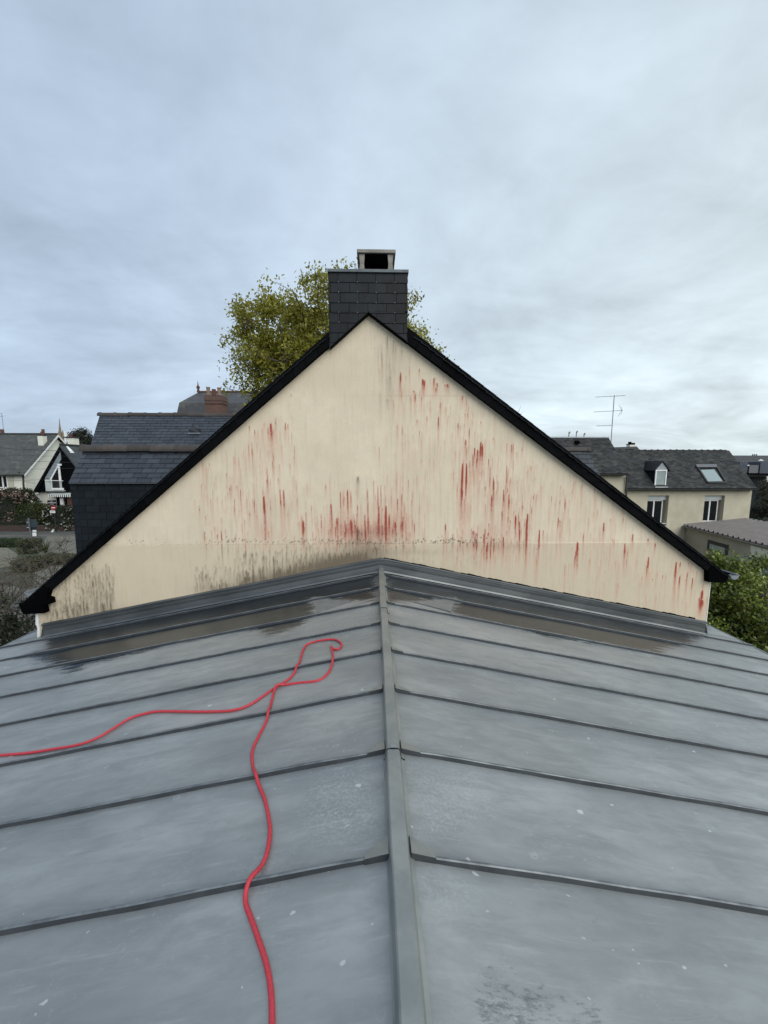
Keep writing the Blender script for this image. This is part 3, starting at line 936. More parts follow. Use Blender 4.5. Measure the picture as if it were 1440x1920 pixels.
for x0, x1, y0, y1, n, ln, s in ((370, 560, 820, 1000, 60, 90, .10), (700, 1000, 640, 980, 170, 100, .11), (1000, 1200, 860, 1060, 60, 70, .08),
                                 (100, 215, 1055, 1150, 420, 16, .5), (150, 213, 1070, 1140, 160, 24, .5), (365, 480, 1060, 1120, 260, 15, .45), (450, 705, 1030, 1085, 420, 18, .5), (385, 700, 1018, 1060, 90, 22, .4),
                                 (80, 150, 1110, 1165, 180, 15, .5), (830, 1010, 1005, 1030, 50, 14, .4), (560, 780, 1008, 1030, 130, 10, .5), (700, 770, 600, 760, 35, 50, .25), (720, 900, 1030, 1060, 60, 10, .3)):
    for _ in range(n):
        yy = fr.uniform(y0, y1)
        grey.append((fr.uniform(x0, x1), yy, yy + ln * fr.uniform(.4, 1.6), fr.choice((1.2, 1.5, 2.0, 3)), s * fr.uniform(.3, 1.1)))

RX0, RZ0, RES = -5.3, -1.6, 0.006
RW, RH = int(10.6 / RES), int(5.8 / RES)
rast = np.zeros((3, RH, RW), np.float32)


pn = 0.8 + 0.28 * rng.random(len(np.arange(-2, 5, .035)))


def paint(ch, lst, slant=0.0):
    for (px, ya, yb, w, s) in lst:
        rng.shuffle(pn)
        a, b_ = P(px, ya, WALL_Y), P(px, yb, WALL_Y)
        sw = w * WALL_Y / 732 * 0.40
        x, zt, zb = a.x, a.z, b_.z - 0.28 * (a.z - b_.z)
        i0, i1 = int((x - 4 * sw - RX0) / RES), int((x + 4 * sw - RX0) / RES) + 2
        j0, j1 = int((zb - RZ0) / RES), int((zt + .01 - RZ0) / RES) + 2
        i0, j0 = max(i0, 0), max(j0, 0)
        if i1 <= i0 or j1 <= j0: continue
        xs = RX0 + np.arange(i0, min(i1, RW)) * RES
        zs = RZ0 + np.arange(j0, min(j1, RH)) * RES
        if not len(xs) or not len(zs): continue
        t_ = np.clip((zt - zs) / max(zt - zb, 1e-3), -0.2, 1.0)
        body = np.where(t_ < 0, 0, (1 - t_) ** 0.9 * (0.66 + 0.55 * np.exp(-((t_ - 0.10) / 0.2) ** 2)) * np.clip(t_ / .04 + .4, 0, 1))
        body *= np.interp(zs, np.arange(-2, 5, .035), pn)
        wd = sw * (0.45 + 0.45 * np.clip(t_ * 4, 0, 1) + 0.75 * np.clip(t_, 0, 1))
        cx = x + 0.004 * np.sin(zs * 5 + px)
        gsn = np.exp(-((xs[None, :] - cx[:, None]) / wd[:, None]) ** 2 / 2)
        sub = rast[ch, j0:j0 + len(zs), i0:i0 + len(xs)]
        val = (s * body)[:, None] * gsn
        sub[:] = sub + val * (1 - np.clip(sub, 0, 1) * 0.6)


red = [(a, b, c, w, min(1.15, s * 1.12 + .06)) for a, b, c, w, s in red]
grey = [(a, b, c, w, s * (.72 if a < 220 else .95)) for a, b, c, w, s in grey]
paint(0, red)
paint(1, grey)
XS = RX0 + np.arange(RW) * RES
ZS = RZ0 + np.arange(RH) * RES
XX, ZZ = np.meshgrid(XS, ZS)
joint_z = P(600, 1020, WALL_Y).z


def blob(ch, px, py, wx, wz, s):
    p = P(px, py, WALL_Y)
    k = WALL_Y / 732
    rast[ch] += s * np.exp(-(((XX - p.x) / (wx * k)) ** 2 + ((ZZ - p.z) / (wz * k)) ** 2))


# grown-together pink haze and grey algae
for a in ((700, 1000, 60, 22, .26), (640, 995, 40, 22, .2), (735, 985, 40, 26, .22), (497, 1000, 18, 22, .18), (915, 1000, 40, 18, .12), (930, 1030, 50, 16, .16), (880, 880, 14, 50, .12), (500, 830, 22, 40, .12), (800, 740, 60, 14, .06)):
    blob(0, *a)
for a in ((650, 1050, 60, 16, .62), (600, 1064, 60, 16, .55), (540, 1078, 50, 15, .45), (690, 1030, 40, 18, .45), (480, 1090, 60, 16, .32), (400, 1105, 45, 10, .2), (180, 1100, 34, 40, .12), (130, 1145, 60, 16, .22), (740, 690, 22, 60, .12),
          (700, 1000, 30, 12, .2), (760, 1035, 60, 8, .18), (905, 1025, 60, 8, .12)):
    blob(1, *a)
rast[2] = (ZZ < joint_z) * 1.0
# the joint of the two coats: thin dirty line with specks
line = np.exp(-((ZZ - joint_z) / 0.007) ** 2)
seg = np.interp(XS, [-5, -4, -1.5, 0.5, 2.0, 2.4, 5], [.15, .3, .55, .5, .35, .08, 0])
rast[1] += line * seg[None, :] * (0.5 + 0.9 * rng.random(RW)[None, :])
line2 = np.exp(-((ZZ - P(900, 743, WALL_Y).z) / 0.008) ** 2)
rast[1] += line2 * np.interp(XS, [-1, 0, .5, 2.8, 3.1], [0, .06, .16, .14, 0])[None, :]
for _ in range(170):
    px = fr.choice((fr.uniform(220, 950), fr.uniform(380, 700), fr.uniform(780, 900)))
    blobp = P(px, 1018 - abs(fr.gauss(0, 5)), WALL_Y)
    i, j = int((blobp.x - RX0) / RES), int((blobp.z - RZ0) / RES)
    if 2 < i < RW - 3 and 2 < j < RH - 3:
        rast[1, j - 1:j + 2, i - 1:i + fr.choice((1, 2, 3))] += .6
# soft fading algae rising above the flashing
fl = (ZZ - (-np.where(XX < 0, SL[-1], SL[1]) * np.abs(XX) + 0.22))
rast[1] += 0.30 * np.exp(-np.clip(fl, 0, 9) / 0.07) * np.interp(XS, [-5.2, -4.2, -3.6, -2.8, -2.4, -.2, .3, 1.2, 1.6, 5.2], [.9, .7, .1, .2, .8, 1, .8, .3, .05, 0])[None, :]
rast = np.clip(rast, 0, 1.15)

# the wall as one relief-free sheet of columns, with real thickness behind it
NC, NR = 860, 330
xs = np.linspace(XL, XR, NC)
zb = -1.45
zt = roofline(xs) - 0.0
zt = np.maximum(zt, zb + 0.05)
tt = np.linspace(0, 1, NR)
X = xs[:, None].repeat(NR, 1)
Z = zb + (zt[:, None] - zb) * tt[None, :]
Yg = np.full_like(X, WALL_Y)
Yg += np.where(Z < joint_z, -0.007, 0.0) + 0.002 * np.sin(X * 1.7) * np.sin(Z * 2.1)
V = np.stack([X, Yg, Z], -1).reshape(-1, 3)
i = np.arange((NC - 1) * (NR - 1)); r_, c_ = i // (NR - 1), i % (NR - 1)
a = r_ * NR + c_
Q = np.stack([a, a + NR, a + NR + 1, a + 1], -1)
me = fast_quads('gable_wall', V, Q, M['render'], True)
ii = np.clip(((X - RX0) / RES).astype(int), 0, RW - 1); jj = np.clip(((Z - RZ0) / RES).astype(int), 0, RH - 1)
cols = np.ones((NC * NR, 4), np.float32)
for ch in range(3):
    cols[:, ch] = rast[ch][jj, ii].ravel()
ca = me.color_attributes.new('stain', 'FLOAT_COLOR', 'POINT')
ca.data.foreach_set('color', cols.ravel())
obj('gable_wall', me, None, house)

HB = 12.6   # back of the house
plain = simple('cream_render', (0.56, 0.47, 0.33), (0.48, 0.40, 0.28), 2, 0.9, 0.2, 60)
mb = MB()
mb.prism([(XL, WALL_Y + .012, GZ), (XR, WALL_Y + .012, GZ), (XR, WALL_Y + .012, float(roofline(np.array(XR))) - .03), (apex.x, WALL_Y + .012, apex.z - .03), (XL, WALL_Y + .012, float(roofline(np.array(XL))) - .03)], (0, HB - WALL_Y, 0))
mb.box(XL, XL + .02, WALL_Y - .001, WALL_Y + .02, -1.5, corL.z - .02)
mb.box(XR - .02, XR, WALL_Y - .001, WALL_Y + .02, -1.5, corR.z)
obj('wall', mb, plain, house)
# white metal corner profiles
mb = MB(); mb.box(XR - 0.006, XR + 0.008, WALL_Y - .012, WALL_Y, -1.2, float(roofline(np.array(XR))) - .02)
obj('corner_trim', mb, M['white'], house)
mb = MB(); mb.tube([P(71, 1147, WALL_Y + .03), P(71, 1168, WALL_Y + .03), P(74, 1176, WALL_Y + .03), P(73, 1230, WALL_Y + .03)], 0.03, 8); mb.tube([P(67, 1171, WALL_Y + .03), P(77, 1169, WALL_Y + .03)], .012, 5)
obj('downpipe', mb, M['white'], house, True)

# roof slopes
slate_sheet = slate_far_mat('slate_slope', (0.02, 0.023, 0.028), (0.03, 0.033, 0.038))
TH = 0.095
ovL, ovR = P(40, 1150, VY).x, P(1366, 1080, VY).x


def rl(x): return float(roofline(np.array(x)))


for s_, xo in ((-1, ovL), (1, ovR)):
    sl_ = slL if s_ < 0 else slR
    th = TH
    mb = MB()
    z0 = apex.z + 0.02
    mb.prism([(apex.x, VY + .045, z0), (xo, VY + .045, rl(xo) + .02), (xo, VY + .045, rl(xo) + th), (apex.x, VY + .045, z0 + th - .02)], (0, HB + .1 - VY, 0))
    obj('roof', mb, slate_sheet, house)
    # top course of slates that oversail the verge and give it its serrated edge
    n = int(math.hypot(xo - apex.x, rl(xo) - apex.z) / 0.13)
    ux = Vector((xo - apex.x, 0, rl(xo) - apex.z)).normalized()
    nn = Vector((-ux.z, 0, ux.x)) if s_ > 0 else Vector((ux.z, 0, -ux.x))
    for k in range(n):
        st = Vector((apex.x, VY - .03, z0 + th - .02)) + ux * (k * 0.13)
        if P(617, 600, VY).x < st.x < P(763, 600, VY).x: continue
        if st.z < rl(xo) + th - .1: continue
        j = rnd.uniform(-.004, .004)
        mb = MB()
        mb.prism([st + nn * (0.004), st + ux * .15 + nn * 0.018, st + ux * .15 + nn * .026, st + nn * .012], (0, .3, 0))
        o = obj('slate', mb, M['slate'], house)
        o.location.y = j

# verge: black hung slates along each rake
gap = 0.0
for s_, pts_lo, pts_up in ((-1, (P(618, 648, VY), P(58, 1138, VY)), (P(617, 623, VY), P(40, 1132, VY))), (1, (P(757, 637, VY), P(1330, 1073, VY)), (P(763, 613, VY), P(1366, 1079, VY)))):
    lo0, lo1 = pts_lo; up0, up1 = pts_up
    mb = MB()
    mb.prism([lo0 + Vector((0, .012, 0)), lo1 + Vector((0, .012, 0)), up1 + Vector((0, .012, 0)), up0 + Vector((0, .012, 0))], (0, .085, 0))
    vb = obj('verge_board', mb, M['black'], house)
    L_ = (lo1 - lo0).length
    n = int(L_ / 0.215)
    for k in range(n):
        t0, t1 = k / n, (k + 1) / n
        a, b_, c_2, d_ = lo0.lerp(lo1, t0), lo0.lerp(lo1, t1), up0.lerp(up1, t1), up0.lerp(up1, t0)
        dirv = (lo1 - lo0).normalized()
        up_ = (d_ - a).normalized()
        j = rnd.uniform(-.006, .006)
        tilt = 0.012
        q = [a + dirv * .002 - up_ * (.004 + j), b_ - dirv * .002 - up_ * (.004 + j), c_2 - dirv * .002 + up_ * .004, d_ + dirv * .002 + up_ * .004]
        q = [q[0] + Vector((0, -tilt * .2, 0)), q[1] + Vector((0, -tilt, 0)), q[2] + Vector((0, -tilt, 0)), q[3] + Vector((0, -tilt * .2, 0))]
        mb = MB(); mb.prism(q, (0, .006, 0))
        obj('slate', mb, M['slate_black'], vb)
# boxed eave ends
mb = MB()
mb.prism([P(43, 1152, VY - .02), P(83, 1150, VY - .02), P(80, 1134, VY - .02), P(95, 1132.5, VY - .02), P(93, 1123, VY - .02), P(86, 1121, VY - .02), P(92, 1100, VY - .02), P(40, 1137, VY - .02)], (0, .11, 0))
obj('eave_box', mb, M['black'], house)
EB = mb = MB()
mb.prism([P(1329.5, 1068, VY - .02), P(1329.5, 1092, VY - .02), P(1361, 1093, VY - .02), P(1366, 1079, VY - .02), P(1340, 1058, VY - .02)], (0, .11, 0))
obj('eave_box', mb, M['black'], house)
YB = WALL_Y + .01
mb = MB(); mb.prism([(XR, YB, corR.z + .02), (XR, YB, corR.z - .16), (XR + .28, YB, corR.z - .16), (XR + .33, YB, corR.z - .02)], (0, HB - YB, 0))
obj('soffit', mb, M['black'], house)
mb = MB(); mb.prism([(XL, YB, corL.z - .08), (XL, YB, corL.z - .24), (XL - .26, YB, corL.z - .24), (XL - .30, YB, corL.z - .10)], (0, HB - YB, 0))
obj('soffit', mb, M['black'], house)


def half_gutter(a, b, r, mat, parent, name='gutter'):
    a, b = Vector(a), Vector(b)
    d = (b - a).normalized(); s = d.cross(Vector((0, 0, 1))).normalized()
    mb = MB()
    n = 9
    rings = []
    for p in (a, b):
        for rr_ in (r, r * .93):
            for k in range(n):
                th = math.pi * k / (n - 1)
                mb.v.append(tuple(p + s * (math.cos(th) * rr_) - Vector((0, 0, 1)) * (math.sin(th) * rr_)))
    for off in (0, n):
        for k in range(n - 1):
            mb.f.append((off + k, off + k + 1, 2 * n + off + k + 1, 2 * n + off + k))
    for e in (0, 2 * n):
        for k in range(n - 1):
            mb.f.append((e + k, e + k + 1, e + n + k + 1, e + n + k))
    mb.f.append((0, n, 3 * n, 2 * n)); mb.f.append((n - 1, 2 * n - 1, 4 * n - 1, 3 * n - 1))
    for q in (0, n - 1):
        mb.tube([Vector(mb.v[q]), Vector(mb.v[2 * n + q])], r * .13, 6)
    mb.f.append(tuple(range(n)))
    return obj(name, mb, mat, parent)


gr = P(1375, 1078, WALL_Y)
half_gutter(gr - Vector((0, .03, 0)), gr + Vector((0, 6.5, 0)), 0.075, M['zinc_light'], house)
gl = P(55, 1112, WALL_Y + .3)
half_gutter(gl, gl + Vector((0, 6.0, 0)), 0.075, M['zinc_light'], house)


# ------------------------------------------------------------------ slate fields
def clip(poly, a, b):
    """keep the part of 2-D polygon left of line a->b"""
    out = []
    n = len(poly)
    def side(p): return (b[0] - a[0]) * (p[1] - a[1]) - (b[1] - a[1]) * (p[0] - a[0])
    for i in range(n):
        p, q = poly[i], poly[(i + 1) % n]
        sp_, sq = side(p), side(q)
        if sp_ >= 0: out.append(p)
        if (sp_ > 0 and sq < 0) or (sp_ < 0 and sq > 0):
            k = sp_ / (sp_ - sq)
            out.append((p[0] + (q[0] - p[0]) * k, p[1] + (q[1] - p[1]) * k))
    return out


def area(p): return 0.5 * sum(p[i][0] * p[(i + 1) % len(p)][1] - p[(i + 1) % len(p)][0] * p[i][1] for i in range(len(p)))


def slate_field(O, U, Wv, regions, w, gauge, mat, parent, joined=False, thick=0.013, gapw=0.009, seed=1, jit=0.5, row_off=0.0, skip=None):
    """regions: convex ccw 2-D polygons in (u, w). lays slates row by row."""
    rs = random.Random(seed)
    U, Wv, O = Vector(U).normalized(), Vector(Wv).normalized(), Vector(O)
    Nn = U.cross(Wv).normalized()
    us = [p[0] for rg in regions for p in rg]; ws = [p[1] for rg in regions for p in rg]
    u0, u1, w0, w1 = min(us), max(us), min(ws), max(ws)
    shared = {}
    jm = MB()
    row = 0
    wv = w0 + row_off
    count = 0
    while wv < w1:
        off = (w / 2 if row % 2 else 0) + rs.uniform(-.02, .02)
        u = u0 - w + off
        while u < u1:
            ww = w
            rect = [(u + gapw / 2, wv), (u + ww - gapw / 2, wv), (u + ww - gapw / 2, wv + gauge), (u + gapw / 2, wv + gauge)]
            for rg in regions:
                pl = rect
                for i_ in range(len(rg)):
                    pl = clip(pl, rg[i_], rg[(i_ + 1) % len(rg)])
                    if len(pl) < 3: break
                if len(pl) < 3 or area(pl) < 0.0006: continue
                full = abs(area(pl) - area(rect)) < 1e-6
                dn = rs.uniform(0, .002) * jit
                rot = rs.uniform(-.006, .006) * jit
                dw = rs.uniform(-.003, .003) * jit
                base = (rect[0][0], wv)
                def P3(p, top):
                    h = (thick * (1 - (p[1] - wv) / gauge * .8) + .001) if top else 0.0
                    return (p[0] - base[0], p[1] - base[1], h)
                if joined:
                    b = len(jm.v); n = len(pl)
                    for top in (False, True):
                        for p in pl:
                            q = P3(p, top)
                            jm.v.append(tuple(O + U * (q[0] + base[0]) + Wv * (q[1] + base[1] + dw) + Nn * (q[2] + (dn if top else 0))))
                    jm.f.append(tuple(b + n + k for k in range(n)))
                    for k in range(n):
                        jm.f.append((b + k, b + (k + 1) % n, b + n + (k + 1) % n, b + n + k))
                    count += 1
                    continue
                if full and 'f' in shared: me_ = shared['f']
                else:
                    mb = MB(); n = len(pl)
                    for top in (False, True):
                        for p in pl: mb.v.append(P3(p, top))
                    mb.f.append(tuple(n + k for k in range(n)))
                    mb.f.append(tuple(range(n - 1, -1, -1)))
                    for k in range(n): mb.f.append((k, (k + 1) % n, n + (k + 1) % n, n + k))
                    me_ = mesh_from(mb, 'slate', mat)
                    if full: shared['f'] = me_
                o = bpy.data.objects.new('slate', me_)
                col.objects.link(o); attach(o, parent)
                Uo = (U + Nn * rot).normalized(); No = Uo.cross(Wv).normalized()
                org = O + U * base[0] + Wv * (base[1] + dw) + Nn * dn
                o.matrix_basis = Matrix(((Uo.x, Wv.x, No.x, org.x), (Uo.y, Wv.y, No.y, org.y), (Uo.z, Wv.z, No.z, org.z), (0, 0, 0, 1)))
                count += 1
            u += ww
        wv += gauge; row += 1
    if joined:
        o = obj('slate_covering', jm, mat, parent)
        o['kind'] = 'stuff'
        return o
    return count


# ------------------------------------------------------------------ chimney
CY = VY - 0.015
cL, cR, cT = P(617, 512, CY).x, P(763, 512, CY).x, P(690, 511, CY).z
mb = MB()
ap = P(691, 587, CY)
loL, loR = P(617, 652, CY), P(763, 641, CY)
mb.prism([(cL, CY, loL.z), (ap.x, CY, ap.z), (cR, CY, loR.z), (cR, CY, cT), (cL, CY, cT)], (0, 0.62, 0))
ch = obj('chimney', mb, M['dull_black'], house)
O = Vector((0, CY - 0.001, 0))
m_ = 0.012
regL = [(cL, loL.z + m_), (ap.x, ap.z + m_), (ap.x, cT), (cL, cT)]
regR = [(ap.x, ap.z + m_), (cR, loR.z + m_), (cR, cT), (ap.x, cT)]
full = [(cL, ap.z + .02), (cR, ap.z + .02), (cR, cT), (cL, cT)]
lowL = [(cL, loL.z + m_), (ap.x, ap.z + m_), (ap.x - .001, ap.z + .02), (cL, ap.z + .02)]
lowR = [(ap.x, ap.z + m_), (cR, loR.z + m_), (cR, ap.z + .02), (ap.x + .001, ap.z + .02)]
g_ = 0.134
k_ = int((cT - loL.z) / g_) + 1
slate_field(O, (1, 0, 0), (0, 0, 1), [full, lowL, lowR], 0.262, g_, M['slate'], ch, seed=4, thick=0.011, gapw=.006, row_off=(cT - k_ * g_) - (min(loL.z, loR.z) + m_))
for sx, xx in ((-1, cL - .001), (1, cR + .001)):
    # cheeks
    zlo = (loL.z if sx < 0 else loR.z)
    rg = [(0, zlo), (.62, zlo), (.62, cT), (0, cT)]
    if sx > 0: slate_field(Vector((xx, CY, 0)), (0, 1, 0), (0, 0, 1), [rg], 0.26, g_, M['slate'], ch, seed=5)
    else: slate_field(Vector((xx, CY + .62, 0)), (0, -1, 0), (0, 0, 1), [rg], 0.26, g_, M['slate'], ch, seed=6)
mb = MB()
for i_, z in enumerate([cT - g_ * j for j in range(1, 6)]):
    for q in range(5):
        x = cL + .13 * (1 + (i_ % 2)) + q * .262 - (.13 if i_ % 2 else 0)
        if x > cR - .04 or z < float(roofline(np.array(x))) + .08: continue
        mb.box(x - .002, x + .002, CY - .02, CY - .01, z - .004, z + .008)
obj('slate_hook', mb, M['zinc_light'], ch, kind='stuff')
mb = MB()
mb.box(cL - .022, cR + .022, CY - .028, CY + .65, cT - .006, cT + .034)
obj('chimney_flashing', mb, simple('dull_lead', (0.11, 0.13, 0.14), (0.075, 0.09, 0.10), 9, .5, .1, 40, .3), ch, bevel=.003)
zt_ = cT + .034
kx0, kx1 = P(669, 470, CY + .02).x, P(742, 470, CY + .02).x
zs0, zs1 = P(700, 473.5, CY + .02).z, P(700, 467, CY + .02).z
mb = MB()
mb.box(kx0, kx1, CY + .02, CY + .60, zs0, zs1)
obj('cap_slab', mb, M['concrete'], ch, bevel=.005)
mb = MB(); mb.box(kx0 + .03, kx1 - .03, CY + .05, CY + .57, zs0 - .006, zs0)
obj('cap_underside', mb, M['dull_black'], ch)  # black sheet paints the shade on the slab's underside
mb = MB(); mb.box(kx0 + .1, kx1 - .1, CY + .12, CY + .52, zt_, zt_ + .01)
obj('flue', mb, M['dull_black'], ch)
mb = MB(); mb.prism([(kx0 + .07, CY + .53, zt_), (kx1 - .07, CY + .53, zt_), (kx1 - .03, CY + .53, zs0 - .006), (kx0 + .03, CY + .53, zs0 - .006)], (0, .04, 0))
obj('wind_plate', mb, M['dull_black'], ch)
for px in (678.6, 732.2):
    for yy in (CY + .05, CY + .47):
        x = P(px, 490, CY + .05).x
        w0_, w1_ = .040, .028
        mb = MB()
        zm = zt_ + (zs0 - zt_) * .45
        for za, zb_, wa, wb in ((zt_, zm, w0_, w1_), (zm + .002, zs0 - .0015, w1_, w0_)):
            b = len(mb.v)
            for z, w_ in ((za, wa), (zb_, wb)):
                mb.v += [(x - w_, yy, z), (x + w_, yy, z), (x + w_, yy + .07, z), (x - w_, yy + .07, z)]
            mb.f += [(b, b + 1, b + 5, b + 4), (b + 1, b + 2, b + 6, b + 5), (b + 2, b + 3, b + 7, b + 6), (b + 3, b, b + 4, b + 7), (b + 3, b + 2, b + 1, b), (b + 4, b + 5, b + 6, b + 7)]
        obj('cap_post', mb, M['concrete'], ch)

# ------------------------------------------------------------------ slate-clad house behind on the left
sh = thing('slate_clad_house', (-3, 10, GZ), 'dark slate-clad house with two roof levels capped by brown ridge tiles', 'house')
EY, RY = 8.0, 8.6
e0, e1 = P(129, 906, EY), P(1130, 906, EY)
r0, r1 = P(158, 843, RY), P(1103, 852, RY)
r1.z = r0.z; e1.z = e0.z


def slope_field(pe0, pe1, pr0, pr1, w, gauge, mat, parent, umin, umax, name, backing, joined=False, seed=3, thick=.011, under=.05):
    """roof slope between eave line pe0-pe1 and ridge line pr0-pr1, eave along +u"""
    U = (pe1 - pe0).normalized()
    Wv = (pr0 - pe0) - U * (pr0 - pe0).dot(U)
    H = Wv.length; Wv.normalize()
    Nn = U.cross(Wv)
    q = [((p - pe0).dot(U), (p - pe0).dot(Wv)) for p in (pe0, pe1, pr1, pr0)]
    mb = MB()
    mb.prism([pe0, pe1, pr1, pr0], -Nn * under)
    o = obj(name, mb, M['dull_black'] if not joined else backing, parent)
    rg = q
    for a_, b_ in (((umin, 9), (umin, -9)), ((umax, -9), (umax, 9))):
        rg = clip(rg, a_, b_)
    r = slate_field(pe0 + Nn * .001, U, Wv, [rg], w, gauge, mat, o, joined=joined, seed=seed, thick=thick)
    return o, U, Wv, Nn


lo_roof, *_ = slope_field(e0, e1, r0, r1, .285, .131, M['slate_blue'], sh, -1, 4.6, 'lower_roof', slate_sheet, seed=8, thick=.012)
# right-hand end of the same slope, seen past the other verge
U = Vector((1, 0, 0)); Wv = (Vector((e0.x, r0.y, r0.z)) - Vector((e0.x, e0.y, e0.z))).normalized(); H_ = (Vector((e0.x, r0.y, r0.z)) - e0).length
q = [(0, 0), (e1.x - e0.x, 0), (r1.x - e0.x, H_), (0, H_)]
q = clip(q, (r1.x - e0.x - 1.3, 9), (r1.x - e0.x - 1.3, -9))
slate_field(e0 + Vector((1, 0, 0)).cross(Wv) * .001, U, Wv, [q], .285, .131, M['slate_blue'], lo_roof, seed=9, thick=.012)
e2, e3 = P(170, 836, 9.55), P(960, 836, 9.55)
u0_, u1_ = P(188, 777, 10.4), P(930, 777, 10.4)
e3.z = e2.z; u1_.z = u0_.z
up_roof, Uu, Wu, Nu = slope_field(e2, e3, u0_, u1_, .262, .104, M['slate_blue'], sh, -1, 6.2, 'upper_roof', slate_sheet, seed=12, thick=.010)
# low connecting roof and gutter between the levels
mb = MB()
mb.poly([r0 + Vector((0, .02, -.02)), r1 + Vector((0, .02, -.02)), Vector((r1.x, e2.y, e2.z - .03)), Vector((r0.x, e2.y, e2.z - .03))])
obj('valley', mb, M['zinc_flash'], sh)
mb = MB()
mb.prism([e0 + Vector((0, 0, -.001)), e1 + Vector((0, 0, -.001)), e1 + Vector((0, .1, -.03)), e0 + Vector((0, .1, -.03))], (0, 0, -.012))
obj('eave_strip', mb, M['metal'], sh)
FX = P(138, 970, EY + .08).x
mb = MB()
mb.prism([(FX, EY + .08, GZ), (e1.x - .1, EY + .08, GZ), (e1.x - .1, EY + .08, e0.z), (FX, EY + .08, e0.z)], (0, .25, 0))
mb.box(FX, FX + .3, EY + .33, 12.5, GZ, e0.z)
fac = obj('facade', mb, M['slate_wall'], sh)
slate_field(Vector((FX, EY + .079, e0.z - 2.4)), (1, 0, 0), (0, 0, 1), [[(0, 0), (2.9, 0), (2.9, 2.395), (0, 2.395)]], .275, .15, M['slate_wall'], fac, seed=14, thick=.012, jit=1.5, row_off=-.005)
mb = MB()
for nm, (A, B, C) in {'a': (Vector((FX + .02, 8.1, e0.z)), Vector((FX + .05, 8.55, r0.z - .12)), Vector((FX + .05, 12.4, e0.z)))}.items():
    mb.prism([A, B, Vector((FX + .05, 9.6, e2.z - .1)), Vector((u0_.x + .25, 10.4, u0_.z - .1)), Vector((FX + .05, 12.4, e0.z))], (.2, 0, 0))
obj('side_wall', mb, M['slate_wall'], sh)
mb = MB()
mb.prism([u0_ + Vector((0, 0, -.02)), u1_ + Vector((0, 0, -.02)), u1_ + Vector((0, 1.6, -1.6)), u0_ + Vector((0, 1.6, -1.6))], (0, 0, -.06))
obj('rear_roof', mb, slate_sheet, sh)


def ridge_tiles(a, b, length, r, mat, parent, limit=None, collar=1.12):
    a, b = Vector(a), Vector(b)
    n = int((b - a).length / length + .5)
    d = (b - a).normalized()
    s = Vector((0, 0, 1)).cross(d).normalized()
    up = Vector((0, 0, 1))
    mb = MB()
    K = 10
    st = [(0, collar), (.055, collar), (.07, 1.0), (length - .004, 1.0)]
    for x, k in st:
        for i_ in range(K + 1):
            th = math.pi * (i_ / K) * 1.1 - math.pi * .05
            mb.v.append((x, math.cos(th) * r * k, math.sin(th) * r * k * .92))
    for q in range(len(st) - 1):
        for i_ in range(K):
            mb.f.append((q * (K + 1) + i_, q * (K + 1) + i_ + 1, (q + 1) * (K + 1) + i_ + 1, (q + 1) * (K + 1) + i_))
    mb.f.append(tuple(range(K + 1)))
    me_ = mesh_from(mb, 'ridge_tile', mat, False)
    for i_ in range(n):
        o = bpy.data.objects.new('ridge_tile', me_)
        col.objects.link(o); attach(o, parent)
        p = a + d * (i_ * length) + up * rnd.uniform(-.006, .006)
        dd = (d + up * rnd.uniform(-.01, .01)).normalized()
        ss = up.cross(dd).normalized(); uu = dd.cross(ss)
        o.matrix_basis = Matrix(((dd.x, ss.x, uu.x, p.x), (dd.y, ss.y, uu.y, p.y), (dd.z, ss.z, uu.z, p.z), (0, 0, 0, 1)))


ridge_tiles(r0 + Vector((-.03, .02, -.02)), r0 + Vector((3.9, .02, -.02)), .5, .135, M['ridge_tile'], sh)
ridge_tiles(r1 + Vector((.02, .02, -.02)), r1 + Vector((-1.3, .02, -.02)), .5, .085, M['ridge_tile'], sh)
ridge_tiles(u0_ + Vector((-.04, .02, -.03)), u0_ + Vector((4.8, .02, -.03)), .385, .085, M['ridge_tile'], sh)
# little slate vent
vp = e2 + Uu * (P(363, 815, 9.8).x - e2.x) + Wu * (.45) + Nu * .012
mb = MB()
mb.v += [tuple(vp + Uu * x + Wu * w_ + Nu * n_) for x, w_, n_ in ((-.13, 0, .01), (.13, 0, .01), (.13, .05, .09), (0, .1, .12), (-.13, .05, .09), (-.02, .3, .01), (.02, .3, .01))]
mb.f += [(0, 1, 2, 3, 4), (4, 3, 5), (3, 2, 6), (0, 4, 5), (2, 1, 6), (3, 6, 5)]
obj('roof_vent', mb, M['slate_blue'], sh)
mb = MB(); mb.beam(vp + Uu * -.15 - Wu * .012 + Nu * .01, vp + Uu * .15 - Wu * .012 + Nu * .01, .03, .012, Nu)
obj('vent_apron', mb, M['zinc_light'], sh)


# ------------------------------------------------------------------ generic house pieces
def window(parent, x0, x1, z0, z1, y, frame=.06, mull=1, mat_f=None, glass=None, reveal=0, sill=True, label=None):
    mat_f = mat_f or M['white']
    mb = MB()
    mb.box(x0, x1, y, y + .05, z0, z0 + frame); mb.box(x0, x1, y, y + .05, z1 - frame, z1)
    mb.box(x0, x0 + frame, y + .001, y + .049, z0 + frame, z1 - frame); mb.box(x1 - frame, x1, y + .001, y + .049, z0 + frame, z1 - frame)
    for k in range(mull):
        xm = x0 + (x1 - x0) * (k + 1) / (mull + 1)
        mb.box(xm - frame * .7, xm + frame * .7, y - .005, y + .045, z0 + frame, z1 - frame)
    w = obj('window', mb, mat_f, parent)
    mb = MB(); mb.box(x0 + frame, x1 - frame, y + .03, y + .035, z0 + frame, z1 - frame)
    obj('pane', mb, glass or M['glass'], w)
    if sill:
        mb = MB(); mb.box(x0 - .05, x1 + .05, y - .13, y - .002, z0 - .07, z0 - .001)
        obj('sill', mb, mat_f, w)
    return w


